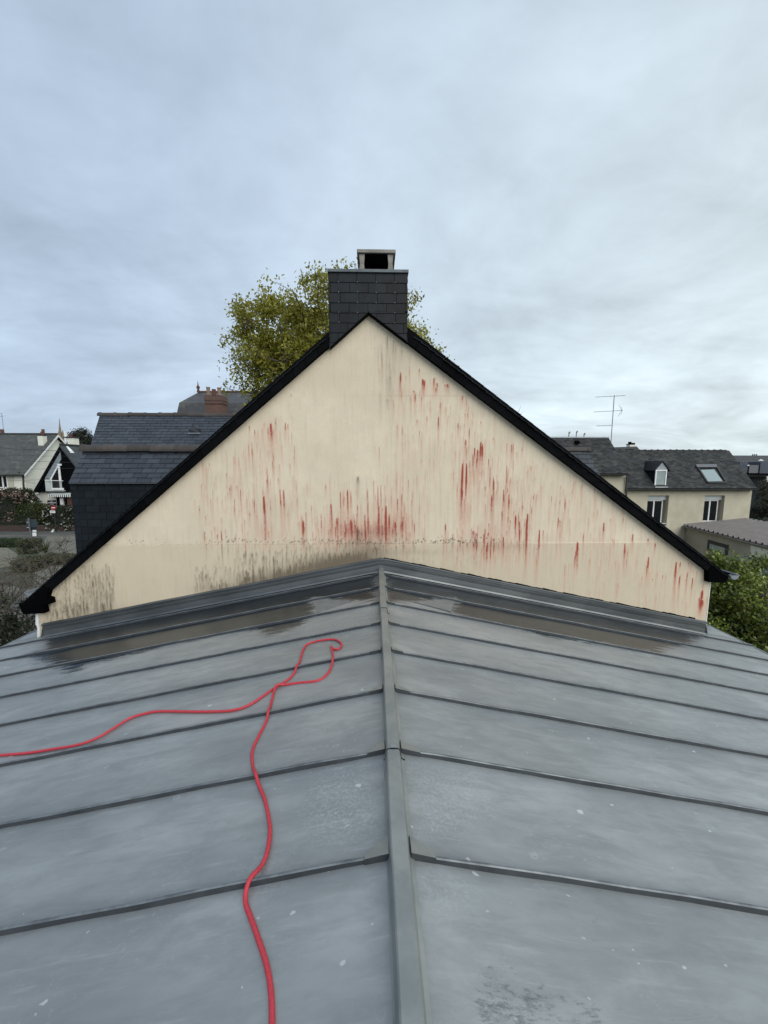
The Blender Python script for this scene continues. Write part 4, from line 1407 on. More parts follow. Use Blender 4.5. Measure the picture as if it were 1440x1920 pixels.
def antenna(base, h, label, booms, mat=None):
    t_ = thing('tv_antenna', base, label, 'antenna')
    mat = mat or M['metal']
    b = Vector(base)
    mb = MB(); mb.tube([b - Vector((0, 0, .4)), b + Vector((0, 0, h))], .022, 6)
    obj('mast', mb, mat, t_)
    for (z, xa, xb, tilt, n, ln, sp, refl) in booms:
        p0, p1 = b + Vector((xa, -.03, z - tilt)), b + Vector((xb, -.03, z + tilt))
        mb = MB(); mb.tube([p0, p1], .013, 5)
        bm = obj('boom', mb, mat, t_)
        mb = MB()
        for i_ in range(n):
            q = p0.lerp(p1, (i_ + .5) / n)
            dd = sp * (.6 + .4 * i_ / n)
            v_ = Vector((.25, .9, .35)).normalized() * dd
            mb.tube([q - v_, q + v_], .006, 4)
        if refl:
            for s_ in (-1, 1):
                mb.tube([p1 - Vector((.05, 0, 0)), p1 + Vector((-.18, .1, s_ * .33))], .010, 4)
                mb.tube([p1 - Vector((.02, 0, 0)), p1 + Vector((-.02, .1, s_ * .22))], .008, 4)
        obj('element', mb, mat, bm)
    return t_


# ------------------------------------------------------------------ houses on the right
# nearer one (with the aerial)
ah = thing('aerial_house', P(1100, 950, 23), 'cream house with bare-edged slate roof behind the right verge, aerial above it', 'house')
AE, AR = 21.3, 23.6
ae1, ar1 = P(1179, 888, AE), P(1141, 821, AR)
ae0, ar0 = Vector((ae1.x - 9, AE, ae1.z)), Vector((ae1.x - 9, AR, ar1.z))
slope_field(ae0, ae1, ar0, ar1, .24, .115, M['slate_old'], ah, 3.6, 20, 'roof', M['slate_old'], joined=True, seed=21, thick=.02, under=.12)
mb = MB()
wx1 = P(1173, 900, AE + .3).x
mb.box(ae0.x, wx1, AE + .3, AE + 6, GZ, ae1.z - .05)
obj('wall', mb, M['cream'], ah)
mb = MB(); mb.prism([Vector((wx1 - .05, AE + .3, ae1.z - .1)), Vector((ar1.x - .15, AR, ar1.z - .15)), Vector((wx1 - .05, AE + 5.8, ae1.z - .1))], (-.2, 0, 0))
obj('side_wall', mb, M['cream'], ah)
mb = MB(); mb.prism([ar0, ar1, ar1 + Vector((.5, 3.2, -2.4)), ar0 + Vector((0, 3.2, -2.4))], (0, 0, -.1))
obj('rear_roof', mb, M['slate_old'], ah)
mb = MB(); mb.beam(ar0 + Vector((0, 0, .02)), ar1 + Vector((0, 0, .02)), .16, .07)
obj('ridge_strip', mb, M['zinc_light'], ah)
half_gutter(ae0 + Vector((0, -.06, -.04)), ae1 + Vector((0, -.06, -.04)), .075, M['dark_pipe'], ah)
mb = MB(); mb.tube([P(1175, 893, AE + .2), P(1174, 930, AE + .2), P(1174, 960, AE + .2)], .05, 6)
obj('downpipe', mb, M['dark_pipe'], ah)
vv = P(1082, 832, 23.1)
mb = MB(); mb.prism([vv + Vector((-.12, -.12, -.02)), vv + Vector((.12, -.12, -.02)), vv + Vector((.1, -.12, .14)), vv + Vector((-.14, -.12, .14))], (0, .2, .05))
obj('roof_vent', mb, M['black'], ah)
pa = P(1146, 823, 23.1)
antenna(pa, 2.55, 'tall television aerial with three booms behind the slate roof on the right', [
    (2.48, -1.15, .66, .05, 5, .28, .16, False), (1.62, -1.2, .55, .05, 15, .1, .07, True), (.78, -.98, 0.0, .02, 3, .2, .16, False)])
M['twig_pale'] = simple('pale_post', (0.3, .28, .25), None, 5, .8)
for px in (1066, 1080, 1094.5):
    b0 = P(px, 826, 24)
    t_ = thing('vent_pipe', b0, {1066: 'leftmost of three slim pale pipes rising above the slate ridge', 1080: 'middle and tallest of three slim pale pipes above the slate ridge', 1094.5: 'rightmost of three slim pale pipes, nearest the aerial'}[px], 'pipe', 'pipes above the ridge')
    h = {1066: .5, 1080: .55, 1094.5: .42}[px]
    mb = MB(); mb.tube([b0 - Vector((0, 0, .3)), b0 + Vector((0, 0, h))], .03, 6); obj('pipe', mb, M['twig_pale'], t_)
    mb = MB(); mb.tube([b0 + Vector((0, 0, h - .05)), b0 + Vector((.06, 0, h + .02))], .055, 6); obj('cowl', mb, M['twig_pale'], t_)

# farther one with dormer and roof window
rh = thing('dormer_house', P(1290, 960, 25), 'cream rendered house with a dormer and a roof window in its mossy slate roof', 'house')
BE, BR = 22.5, 25.0
be1, br1 = P(1419, 915.5, BE), P(1367, 845, BR)
be0x = P(1170, 915, BE).x
be0, br0 = Vector((be0x, BE, be1.z)), Vector((P(1150, 845, BR).x, BR, br1.z))
slope_field(be0, be1, br0, br1, .23, .108, M['slate_old'], rh, -9, 20, 'roof', M['slate_old'], joined=True, seed=31, thick=.02, under=.12)
Wb = (Vector((be0.x, BR, br1.z)) - be0).normalized(); Nb = Vector((1, 0, 0)).cross(Wb)
mb = MB(); mb.prism([br0, br1, br1 + Vector((0, 3, -2.4)), br0 + Vector((0, 3, -2.4))], (0, 0, -.1))
obj('rear_roof', mb, M['slate_old'], rh)
ridge_tiles(br0 + Vector((0, .02, -.02)), br1 + Vector((-.1, .02, -.02)), .42, .085, M['old_tile'], rh, collar=1.35)
FWY = BE + .28
xr_ = P(1409, 930, FWY).x
mb = MB()
W1 = (P(1215, 930, FWY).x, P(1254.5, 930, FWY).x, P(1230, 990, FWY).z, P(1230, 929, FWY).z)
W2 = (P(1321, 940, FWY).x, P(1359.5, 930, FWY).x, P(1330, 979, FWY).z, P(1330, 929, FWY).z)
zlow, ztop = GZ, be1.z - .06
for a_, b_, c_2, d_ in ((be0x + .05, W1[0], zlow, ztop), (W1[1], W2[0], zlow, ztop), (W2[1], xr_, zlow, ztop), (W1[0], W1[1], zlow, W1[2]), (W1[0], W1[1], W1[3], ztop), (W2[0], W2[1], zlow, W2[2]), (W2[0], W2[1], W2[3], ztop)):
    mb.box(a_, b_, FWY, FWY + .35, c_2, d_)
obj('wall', mb, M['cream'], rh)
mb = MB(); mb.box(be0x + .06, xr_ - .01, FWY + .36, FWY + 5, GZ, ztop - .02)
obj('inner_wall', mb, M['grey_render'], rh)
for (x0, x1, z0, z1) in (W1, W2):
    w = window(rh, x0 + .02, x1 - .18, z0 + .01, z1 - .30, FWY + .22, .055, 1, sill=False)
    mb = MB(); mb.box(x0 + .01, x1 - .02, FWY + .17, FWY + .34, z1 - .29, z1 - .01); obj('shutter_box', mb, M['pale'], w)
    mb = MB(); mb.box(x0 - .06, x1 - .12, FWY - .05, FWY + .25, z0 - .06, z0 - .002); obj('sill', mb, M['white'], w)
    if x0 == W1[0]:
        mb = MB()
        for z in (z0 + .1, z0 + .28): mb.tube([(x0, FWY + .02, z), (x1, FWY + .02, z)], .018, 6)
        obj('guard_rail', mb, M['white'], w)
half_gutter(be0 + Vector((-.05, -.07, -.05)), be1 + Vector((.02, -.07, -.05)), .08, M['dark_pipe'], rh)
mb = MB(); mb.prism([Vector((xr_ - .02, FWY + .05, ztop)), Vector((xr_ - .6, BR, br1.z - .45)), Vector((xr_ - .02, FWY + 3.0, ztop))], (-.2, 0, 0))
obj('side_wall', mb, M['cream'], rh)
# dormer
DY = 22.75
dx0, dx1 = P(1227, 900, DY).x, P(1251, 900, DY).x
dzb, dzt, dza = P(1240, 913, DY).z, P(1240, 881, DY).z, P(1240, 864, DY).z
dm = (dx0 + dx1) / 2
mb = MB(); mb.prism([(dx0, DY, dzt), (dx1, DY, dzt), (dm, DY, dza - .02)], (0, .04, 0))
mb2 = MB(); mb2.box(dx0, dx1, DY, DY + 1.4, dzb - .1, dzt)
mb2.prism([(dx0, DY + .045, dzt), (dx1, DY + .045, dzt), (dm, DY + .045, dza - .03)], (0, 1.5, 0))
dor = obj('dormer', mb2, M['slate_wall'], rh)
obj('zinc_front', mb, M['zinc_light'], dor)
mb = MB()
mb.prism([(dx0 - .09, DY - .06, dzt - .04), (dm, DY - .06, dza), (dm, DY - .06, dza - .05), (dx0 - .09, DY - .06, dzt - .09)], (0, 1.85, 0))
mb.prism([(dm, DY - .06, dza), (dx1 + .09, DY - .06, dzt - .04), (dx1 + .09, DY - .06, dzt - .09), (dm, DY - .06, dza - .05)], (0, 1.85, 0))
obj('dormer_roof', mb, M['slate'], dor)
w = window(rh, dx0 - .01, dx1 - .1, dzb + .02, dzt, DY - .07, .07, 0, glass=M['curtain'], sill=True)
# roof window
c0 = be0 + Vector(((P(1331, 890, 23.2).x - be0.x), 0, 0)) + Wb * ((P(1331, 890, 23.2).z - be0.z) / Wb.z) + Nb * .03


def onroof(px, py, n_=.03):
    d = fwd + rgt * ((px - 720) / F_PX) + upv * ((960 - py) / F_PX)
    tt_ = (be0 + Nb * n_ - CAM).dot(Nb) / d.dot(Nb)
    return CAM + d * tt_


q = [onroof(1326, 905), onroof(1361, 905), onroof(1343, 875), onroof(1306, 874)]
fr_ = MB()
for i_ in range(4):
    fr_.beam(q[i_], q[(i_ + 1) % 4], .10, .12, Nb)
rw = obj('roof_window', fr_, M['dark_pipe'], rh)
mb = MB(); mb.prism([onroof(1328, 902.5, .07), onroof(1355, 902, .07), onroof(1339, 880, .07), onroof(1312.5, 881, .07)], -Nb * .03)
obj('pane', mb, M['glass_sky'], rw)
mb = MB(); mb.prism([onroof(1306, 877, .08), onroof(1344, 877, .08), onroof(1342, 871.5, .08), onroof(1304, 871.5, .08)], Nb * .06)
obj('blind_box', mb, M['metal'], rw)
# white chimney behind
cb = P(1186, 843, 27)
t_ = thing('white_chimney', cb, 'short white chimney with a dark cowl just above the right ridge', 'chimney')
mb = MB(); mb.box(cb.x - .2, cb.x + .2, 27, 27.4, cb.z - .6, P(1186, 833.5, 27).z); obj('stack', mb, M['white_wall'], t_)
z = P(1186, 833.5, 27).z
mb = MB(); mb.box(cb.x - .22, cb.x + .14, 26.98, 27.42, z, z + .05); mb.box(cb.x - .16, cb.x - .04, 27.1, 27.3, z + .05, z + .2); mb.box(cb.x - .1, cb.x + .18, 27.05, 27.35, z + .05, z + .12)
obj('cowl', mb, M['black'], t_)
mb = MB(); mb.prism([P(1150, 841.5, 26), P(1198, 841.5, 26), P(1194, 837, 27), P(1150, 838.5, 27)], (0, .1, -.05))
obj('roof_ridge', mb, M['old_tile'], t_)

# lean-to with brown sheets
lt = thing('lean_to', P(1360, 1010, 19), 'low cream outbuilding with a brown corrugated roof beside the dormer house', 'outbuilding')
GA, GB = P(1286, 987, FWY - .02), P(1440, 1027, 17.0)
GB.z = GA.z - .02
dirg = (GB - GA).normalized()
GB = GA + dirg * 9.5
perp = Vector((-dirg.y, dirg.x, 0)).normalized()
if perp.x < 0: perp = -perp
rise = 0.09
TA = GA + Vector((3.78, 0, .36)); TB = GB + Vector((3.78, 0, .36))
TA2 = GA + (TA - GA)
n = 46
wob = MB()
Ld = (GB - GA)
K = 7
pts = []
n = 27
for i_ in range(n * K + 1):
    f_ = i_ / (n * K)
    h = 0.028 * math.cos(2 * math.pi * i_ / K)
    h = .10 if i_ % K in (0, 1) else 0.0
    pts.append((GA + Ld * f_ - perp * .12 + Vector((0, 0, .06 + h)), TA + Ld * f_ + Vector((0, 0, .06 + h))))
for a_, b_ in pts:
    wob.v += [tuple(a_), tuple(b_)]
for i_ in range(n * K):
    wob.f.append((2 * i_, 2 * i_ + 2, 2 * i_ + 3, 2 * i_ + 1))
obj('corrugated_roof', wob, M['brown_sheet'], lt)
mb = MB(); mb.prism([GA, GB, GB + Vector((0, 0, GZ - GA.z)), GA + Vector((0, 0, GZ - GA.z))], perp * .2)
obj('wall', mb, M['grey_render'], lt)
half_gutter(GA - perp * .17 + Vector((0, 0, .02)), GB - perp * .17 + Vector((0, 0, .02)), .07, M['concrete'], lt)
mb = MB()
f0, f1 = .52, .99
a_, b_ = GA + Ld * f0, GA + Ld * f1
mb.prism([a_ - perp * .006 - Vector((0, 0, .12)), b_ - perp * .006 - Vector((0, 0, .12)), b_ - perp * .006 + Vector((0, 0, GZ - GA.z)), a_ - perp * .006 + Vector((0, 0, GZ - GA.z))], -perp * .05)
obj('painted_wall', mb, M['white_wall'], lt)
for fa, fb, za, zb_ in ((.21, .37, -.42, -1.0), (.66, .80, -.75, -1.15)):
    a_, b_ = GA + Ld * fa, GA + Ld * fb
    o_ = -perp * (.01 if fa < .5 else .062)
    mb = MB(); mb.prism([a_ + o_ + Vector((0, 0, zb_)), b_ + o_ + Vector((0, 0, zb_)), b_ + o_ + Vector((0, 0, za)), a_ + o_ + Vector((0, 0, za))], -perp * .02)
    w = obj('window', mb, M['dark_pipe'], lt)
    mb = MB(); mb.prism([a_ + o_ * 1.0 + Ld * .02 - perp * .022 + Vector((0, 0, zb_ + .08)), b_ + o_ - Ld * .02 - perp * .022 + Vector((0, 0, zb_ + .08)), b_ + o_ - Ld * .02 - perp * .022 + Vector((0, 0, za - .2)), a_ + o_ + Ld * .02 - perp * .022 + Vector((0, 0, za - .2))], -perp * .008)
    obj('pane', mb, M['curtain'] if fa < .5 else M['glass'], w)
# blue tarpaulin-covered pool edge beyond the shrub
mb = MB()
p0, p1 = P(1384, 1064, 14), P(1475, 1062, 13.2)
mb.prism([p0, p1, p1 + Vector((0, 0, -.35)), p0 + Vector((0, 0, -.35))], (.3, 1.1, .05))
o = obj('garden_tank', mb, M['blue_plastic'])
mb = MB(); mb.prism([p0 + Vector((-.05, -.05, .03)), p1 + Vector((0, -.05, .03)), p1 + Vector((0, -.05, -.03)), p0 + Vector((-.05, -.05, -.03))], (.3, 1.2, .05))
obj('rim', mb, M['sign_grey'], o)
tag(o, 'blue garden tank with a dark rim behind the leafy shrub', 'tank')
mb = MB()
for a_, b_ in ((.1, .12), (.5, .52), (.88, .9)):
    x_ = p0.lerp(p1, a_)
    mb.box(x_.x, x_.x + .06, x_.y + .1, x_.y + .2, GZ, x_.z - .35)
obj('stand', mb, M['dark_pipe'], o)

# dark houses far right
fh = thing('far_dark_house', P(1420, 880, 50), 'distant dark slate house at the right edge with white gable tip', 'house')
mb = MB(); mb.prism([P(1380, 890, 48), P(1520, 890, 48), P(1520, 854, 54), P(1374, 854, 54)], (0, .2, -.3)); obj('roof', mb, slate_far_mat('far_slate', (.028, .026, .026), (.016, .018, .024)), fh)
mb = MB(); mb.box(P(1378, 900, 49).x, P(1520, 900, 49).x, 49, 54, GZ, P(1400, 889, 48).z); obj('wall', mb, M['slate_wall'], fh)
fs = simple('blue_slate_flat', (.05, .06, .085), (.035, .045, .065), .6, .5)
for (xa, xb, ya, yb, D, mt, nm) in ((1404, 1423, 872, 887, 47.6, M['metal'], 'dormer'), (1424, 1500, 866, 887.5, 47.5, fs, 'dormer'), (1385, 1403, 866, 886.5, 47.7, fs, 'dormer')):
    a_, b_ = P(xa, yb, D), P(xb, ya, D)
    mb = MB(); mb.box(a_.x, b_.x, D, D + 2, a_.z, b_.z); obj(nm, mb, mt, fh)
mb = MB(); mb.prism([P(1424.5, 864, 47.4), P(1432.5, 864, 47.4), P(1428.5, 861, 47.4)], (0, .2, 0)); obj('white_gable', mb, M['white'], fh)
mb = MB(); mb.box(P(1402, 873, 47.4).x, P(1405, 873, 47.4).x, 47.4, 47.5, P(1402, 873.5, 47.4).z, P(1402, 871.5, 47.4).z); mb.box(P(1437, 905, 47.4).x, P(1441, 905, 47.4).x, 47.4, 47.5, P(1402, 903, 47.4).z, P(1402, 893, 47.4).z); obj('window', mb, M['white'], fh)
a_ = P(1415, 860, 54.5); b_ = P(1427, 856, 54.5)
mb = MB(); mb.box(a_.x, b_.x, 54.5, 55.5, a_.z - .6, b_.z + .1); chf = obj('chimney', mb, M['white_wall'], fh)
for k in range(3):
    mb = MB(); mb.tube([(a_.x + .15 + k * .28, 55, b_.z), (a_.x + .15 + k * .28, 55, b_.z + .35)], .08, 6); obj('chimney_pot', mb, M['dark_pipe'], chf)

# ------------------------------------------------------------------ mansard house with brick chimney
mh = thing('mansard_house', P(420, 800, 29), 'tall old slate mansard roof with a red finial rising behind the slate-clad house', 'house')
MD = 28.0
pts = [P(328, 790, MD), P(336, 755, MD + .3), P(372, 735.5, MD + 2.5), P(500, 735.5, MD + 2.5), P(500, 790, MD)]
mb = MB()
A, B, C, D_, E = pts
mb.poly([A, E, Vector((E.x, B.y, B.z)), B]); mb.poly([B, Vector((E.x, B.y, B.z)), D_, C])
Bk = B + Vector((0, 5, 0)); Ak = A + Vector((0, 5.6, 0))
mb.poly([A, B, Bk, Ak]); mb.poly([B, C, Bk])
mb.poly([Bk, C, D_, Vector((E.x, Bk.y, Bk.z))])
obj('roof', mb, slate_far_mat('mansard_slate', (.032, .033, .037), (.055, .055, .053), (.12, .12, .1)), mh)
mb = MB(); mb.box(A.x + .1, E.x, MD + .1, MD + 5.4, GZ, A.z + .1); obj('wall', mb, M['cream'], mh)
mb = MB(); mb.tube([C + Vector((0, 0, .04)), D_ + Vector((0, 0, .04))], .07, 6); obj('ridge', mb, M['terracotta'], mh)
mb = MB()
b0 = C
mb.tube([b0, b0 + Vector((0, 0, .25)), b0 + Vector((0, 0, .32)), b0 + Vector((0, 0, .42)), b0 + Vector((0, 0, .5)), b0 + Vector((0, 0, .82))], [.12, .07, .13, .12, .05, .008], 8)
obj('finial', mb, M['terracotta'], mh)
bc = thing('brick_chimney', P(402, 790, 26.5), 'red brick chimney stack with three clay pots before the mansard roof', 'chimney')
BD = 26.3
x0, x1 = P(384.5, 760, BD).x, P(418, 760, BD).x
zt1, zt2, zt3 = P(400, 751, BD).z, P(400, 744, BD).z, P(400, 741.5, BD).z
mb = MB(); mb.box(x0, x1, BD, BD + .8, GZ + 4, zt1); mb.box(x0 - .05, x1 + .05, BD - .05, BD + .85, P(400, 757, BD).z, P(400, 755, BD).z); obj('stack', mb, M['brick'], bc)
mb = MB(); mb.box(x0 - .03, x1 + .03, BD - .03, BD + .83, zt1, zt2); mb.box(x0 - .0, x1 + .0, BD - .0, BD + .8, zt2, zt3); obj('stack_head', mb, M['brick'], bc)
for px, top, mt in ((391, 726, 'pot_pale'), (401.5, 730, 'terracotta'), (411.5, 727, 'pot_pale')):
    p_ = P(px, 741.5, BD + .3); tz = P(px, top, BD + .3).z
    mb = MB(); mb.tube([p_, Vector((p_.x, p_.y, tz - .06)), Vector((p_.x, p_.y, tz - .055)), Vector((p_.x, p_.y, tz))], [.13, .115, .135, .135], 10)
    obj('chimney_pot', mb, M[mt], bc)

# ------------------------------------------------------------------ houses on the left
wh = thing('white_house', P(20, 950, 49), 'white rendered house with a wide grey slate roof at the left edge', 'house')
WD = 47.0
xg = P(46, 883, WD).x
ze = P(40, 884, WD).z
za = P(111, 816, WD + 5).z
BKY = WD + 10
mb = MB(); mb.prism([(xg, WD, GZ), (xg, BKY, GZ), (xg, BKY, ze), (xg, WD + 5, za - .25), (xg, WD, ze)], (-.3, 0, 0)); obj('gable_wall', mb, M['white_wall'], wh)
mb = MB(); mb.box(xg - 16, xg - .31, WD + .01, WD + .3, GZ, ze + .1); obj('front_wall', mb, M['white_wall'], wh)
old = slate_far_mat('old_slate_roof', (.030, .032, .030), (.075, .078, .068), (.12, .12, .10))
mb = MB(); mb.prism([(xg + .35, WD - .5, ze - .42), (xg - 17, WD - .5, ze - .42), (xg - 17, WD + 5, za), (xg + .35, WD + 5, za)], (0, 0, .14))
mb.prism([(xg + .35, WD + 10.5, ze - .42), (xg - 17, WD + 10.5, ze - .42), (xg - 17, WD + 5, za - .001), (xg + .35, WD + 5, za - .001)], (0, 0, .14)); obj('roof', mb, old, wh)
mb = MB(); mb.prism([(xg + .37, WD - .5, ze - .36), (xg + .37, WD + 5, za + .06), (xg + .37, WD + 10.5, ze - .36), (xg + .37, WD + 10.5, ze - .6), (xg + .37, WD + 5, za - .2), (xg + .37, WD - .5, ze - .6)], (.05, 0, 0)); obj('bargeboard', mb, M['white'], wh)
mb = MB(); mb.tube([(xg + .3, WD + 5, za + .16), (xg - 17, WD + 5, za + .16)], .12, 6); obj('ridge', mb, M['old_tile'], wh)
half_gutter((xg + .1, WD - .55, ze - .42), (xg - 17, WD - .55, ze - .42), .1, M['dark_pipe'], wh)
mb = MB(); mb.tube([P(35, 885, WD - .4), P(43, 893, WD - .1), P(44, 910, WD - .1), P(48, 947, WD - .1), P(49, 990, WD - .1)], .09, 6); obj('downpipe', mb, M['dark_pipe'], wh)
wa, wb = P(-2, 915, WD), P(13, 888, WD)
w = window(wh, wa.x, wb.x, wa.z, wb.z, WD - .04, .12, 1, sill=False)
mb = MB(); mb.box(wb.x + .03, P(25.5, 900, WD).x, WD - .07, WD - .02, wa.z, wb.z); obj('shutter', mb, M['shutter'], wh)
for (pxa, pxb, yt, yb, D, nm) in ((73, 87.5, 817.5, 846, 50.3, 0),):
    a_, b_ = P(pxa, yb, D), P(pxb, yt, D)
    b_.x = P(79.5, yt, D).x
    mb = MB(); mb.box(a_.x, b_.x, D, D + .65, a_.z - 1, b_.z); chh = obj('chimney', mb, M['white_wall'], wh)
    mb = MB(); mb.box(a_.x + .02, b_.x - .02, D + .05, D + .6, b_.z + .001, b_.z + .2); obj('crown', mb, M['old_tile'], chh)
    for q_, hh in ((.55, .5), (.8, .95)):
        x = a_.x + (b_.x - a_.x) * q_
        mb = MB(); mb.tube([(x, D + .33, b_.z + .2), (x, D + .33, b_.z + .2 + hh * .7)], .17, 8); obj('chimney_pot', mb, M['terracotta'], chh)
# chimney peeping behind gable
rc = thing('rear_chimney', P(132, 840, 60), 'cream chimney with red pots between the white gable and the dark tree', 'chimney')
a_, b_ = P(128, 838, 58), P(138, 821, 58)
mb = MB(); mb.box(a_.x, b_.x, 58, 59, a_.z - 4, b_.z); obj('stack', mb, M['white_wall'], rc)
mb = MB(); mb.box(a_.x - .5, b_.x + .1, 57.9, 59.1, b_.z, b_.z + .15); obj('crown', mb, M['old_tile'], rc)
mb = MB(); mb.tube([(a_.x + .1, 58.5, b_.z + .15), (a_.x + .1, 58.5, b_.z + .6)], .22, 8); obj('chimney_pot', mb, M['terracotta'], rc)
lc = thing('left_chimney', P(0, 815, 60), 'dark red chimney pot on the far left ridge', 'chimney')
a_ = P(1, 815, 55)
mb = MB(); mb.box(a_.x - 1.2, a_.x + .55, 55, 56, a_.z - 1.6, a_.z + .1); obj('stack', mb, M['old_tile'], lc)
mb = MB(); mb.tube([(a_.x - .1, 55.4, a_.z + .1), (a_.x - .1, 55.4, a_.z + .75)], .24, 8); obj('chimney_pot', mb, M['terracotta'], lc)
antenna(P(7.5, 812, 52), 2.5, 'small television aerial on the white house ridge at the left edge', [(2.1, -.9, .25, .03, 5, .3, .3, False), (2.45, -.7, .1, .0, 3, .3, .3, False)])

# A-frame house clad in dark slate
af = thing('steep_gable_house', P(110, 950, 43), 'steep dark slate gable house with a white triangular balcony window and striped awning', 'house')
AD = 42.0
ap_, el = P(112, 834, AD), P(63, 922, AD)
er = Vector((2 * ap_.x - el.x, AD, el.z))
mb = MB(); mb.prism([el + Vector((0, .1, 0)), er + Vector((0, .1, 0)), ap_ + Vector((0, .1, -.05))], (0, .3, 0)); obj('gable_front', mb, M['slate_black'], af)
rf = simple('steep_slate', (.045, .052, .055), (.03, .036, .04), 1.5, .5)
mb = MB()
mb.prism([ap_, er + Vector((.1, 0, -.1)), er + Vector((-.1, 0, -.1)), ap_ + Vector((0, 0, -.25))], (0, 8, 0)); obj('roof', mb, rf, af)
mb = MB()
mb.prism([ap_ + Vector((0, 0, -.02)), el + Vector((-.15, 0, -.1)), el + Vector((.3, 0, -.1)), ap_ + Vector((0, 0, -.6))], (0, 8, 0)); obj('roof', mb, M['slate_black'], af)
mb = MB(); mb.tube([ap_ + Vector((0, 0, .05)), ap_ + Vector((0, 8, .05))], .1, 6); obj('ridge', mb, M['old_tile'], af)
# zinc skylight on right slope
mb = MB(); mb.prism([P(124, 837, 41.95), P(127, 839, 42.05), P(137, 849, 42.05), P(132, 848.5, 41.95)], (.03, .15, .03)); obj('roof_flashing', mb, M['white'], af)
gw0 = P(72, 925, AD + .6)
xL_ = gw0.x
mb = MB(); mb.box(xL_, xL_ + 2.3, AD + .6, AD + 7, GZ, el.z); mb.box(xL_ + 2.3, er.x, AD + 1.4, AD + 7, GZ, el.z); obj('wall', mb, M['white_wall'], af)
mb = MB(); a_, b_ = P(107, 955, AD + .5), P(127.5, 930, AD + .5); mb.box(a_.x, b_.x, AD + .55, AD + .6, a_.z - 2, b_.z); sf = obj('shop_window', mb, M['glass'], af)
mb = MB(); a_, b_ = P(114.5, 960, AD + .4), P(117.5, 933, AD + .4); mb.box(a_.x, b_.x, AD + .4, AD + .54, a_.z - 2, b_.z); obj('post', mb, M['white'], af)
mb = MB(); a_, b_ = P(128, 960, AD + .4), P(132, 933, AD + .4); mb.box(a_.x, b_.x, AD + .4, AD + .58, a_.z - 2, b_.z); obj('pillar', mb, M['terracotta'], af)
mb = MB(); a_, b_ = P(71, 960, AD + .5), P(75.5, 926, AD + .5); mb.box(a_.x, b_.x - .06, AD + .5, AD + .59, a_.z - 2, b_.z); obj('corner_post', mb, M['white'], af)
# striped awning
aw0, aw1 = P(90, 927.5, AD - .2), P(131.5, 927.5, AD - .2)
mb = MB(); mb.prism([aw0, aw1, aw1 + Vector((0, .8, .22)), aw0 + Vector((0, .8, .22))], (0, 0, .03)); aw = obj('awning', mb, M['pale'], af)
ns = 21
for k in range(ns):
    a_, b_ = aw0.lerp(aw1, k / ns), aw0.lerp(aw1, (k + 1) / ns)
    if k % 2 == 0:
        mb = MB(); mb.prism([a_, b_, b_ + Vector((0, 0, -.22)), a_.lerp(b_, .5) + Vector((0, 0, -.27)), a_ + Vector((0, 0, -.22))], (0, .03, 0)); obj('stripe', mb, M['white'], aw)
mb = MB(); mb.prism([aw0 + Vector((0, .035, 0)), aw1 + Vector((0, .035, 0)), aw1 + Vector((0, .035, -.2)), aw0 + Vector((0, .035, -.2))], (0, .02, 0)); obj('valance', mb, M['navy'], aw)
# shop board; its pale lines of lettering are too small to read in the photograph
a_, b_ = P(89.5, 947, AD - .1), P(104.5, 938, AD - .1)
mb = MB(); mb.box(a_.x, b_.x, AD - .1, AD - .06, a_.z, b_.z)
bd = obj('shop_board', mb, M['navy'])
tag(bd, 'small dark board with pale lettering under the striped awning', 'sign')
mb = MB(); mb.box(a_.x + .2, a_.x + .26, AD - .05, AD + .45, GZ, b_.z - .1); obj('post', mb, M['dark_pipe'], bd)
rr2 = random.Random(3)
mb = MB()
for zf, xa_, xb2, hh in ((.78, .38, .62, .05), (.5, .08, .94, .075), (.22, .32, .68, .045)):
    x = a_.x + (b_.x - a_.x) * xa_
    xe2 = a_.x + (b_.x - a_.x) * xb2
    z = a_.z + (b_.z - a_.z) * zf
    while x < xe2:
        wl_ = rr2.uniform(.03, .05)
        mb.box(x, x + wl_, AD - .108, AD - .101, z - hh / 2, z + hh / 2 * rr2.uniform(.5, 1))
        x += wl_ + .02
obj('lettering', mb, M['white'], bd, kind='stuff')
# triangular balcony window
def quad(name, pts, mat, parent, y, t=.06):
    mb = MB(); mb.prism([P(a, b, y) for a, b in pts], (0, t, 0)); return obj(name, mb, mat, parent)
tb = quad('balcony', [(84, 899), (94, 899), (96, 919), (120, 919), (120, 921), (86, 921)], M['pale'], af, AD - .1, .5)
quad('side_panel', [(83.5, 897.5), (94, 897.5), (114.5, 861.5), (113, 847.5)], M['zinc_light'], tb, AD + .02, .06)
quad('glass_triangle', [(95, 897), (108, 873), (111, 873), (117, 917), (97, 917)], M['glass'], tb, AD + .04, .05)
quad('frame', [(94, 898), (96.5, 898), (98.5, 918), (96, 918)], M['white'], tb, AD - .02, .05)
quad('frame', [(108, 871), (111.5, 871), (116.5, 918), (112, 918)], M['white'], tb, AD - .02, .05)
quad('frame', [(93, 899), (107, 873.5), (109.5, 874.5), (96, 899)], M['white'], tb, AD - .03, .05)
quad('frame', [(107, 869.5), (115, 869.5), (115, 873), (107, 873)], M['white'], tb, AD - .04, .05)
quad('handrail', [(84, 900), (118, 901), (118, 902), (84, 901.2)], M['white'], tb, AD - .2, .04)
quad('base', [(96, 915), (119.5, 915), (119.5, 918.5), (96.5, 918.5)], M['white'], tb, AD - .16, .04)
for k in range(9):
    quad('baluster', [(98 + k * 2.2, 902), (98.35 + k * 2.2, 902), (98.9 + k * 2.2, 915), (98.5 + k * 2.2, 915)], M['metal'], tb, AD - .13, .02)

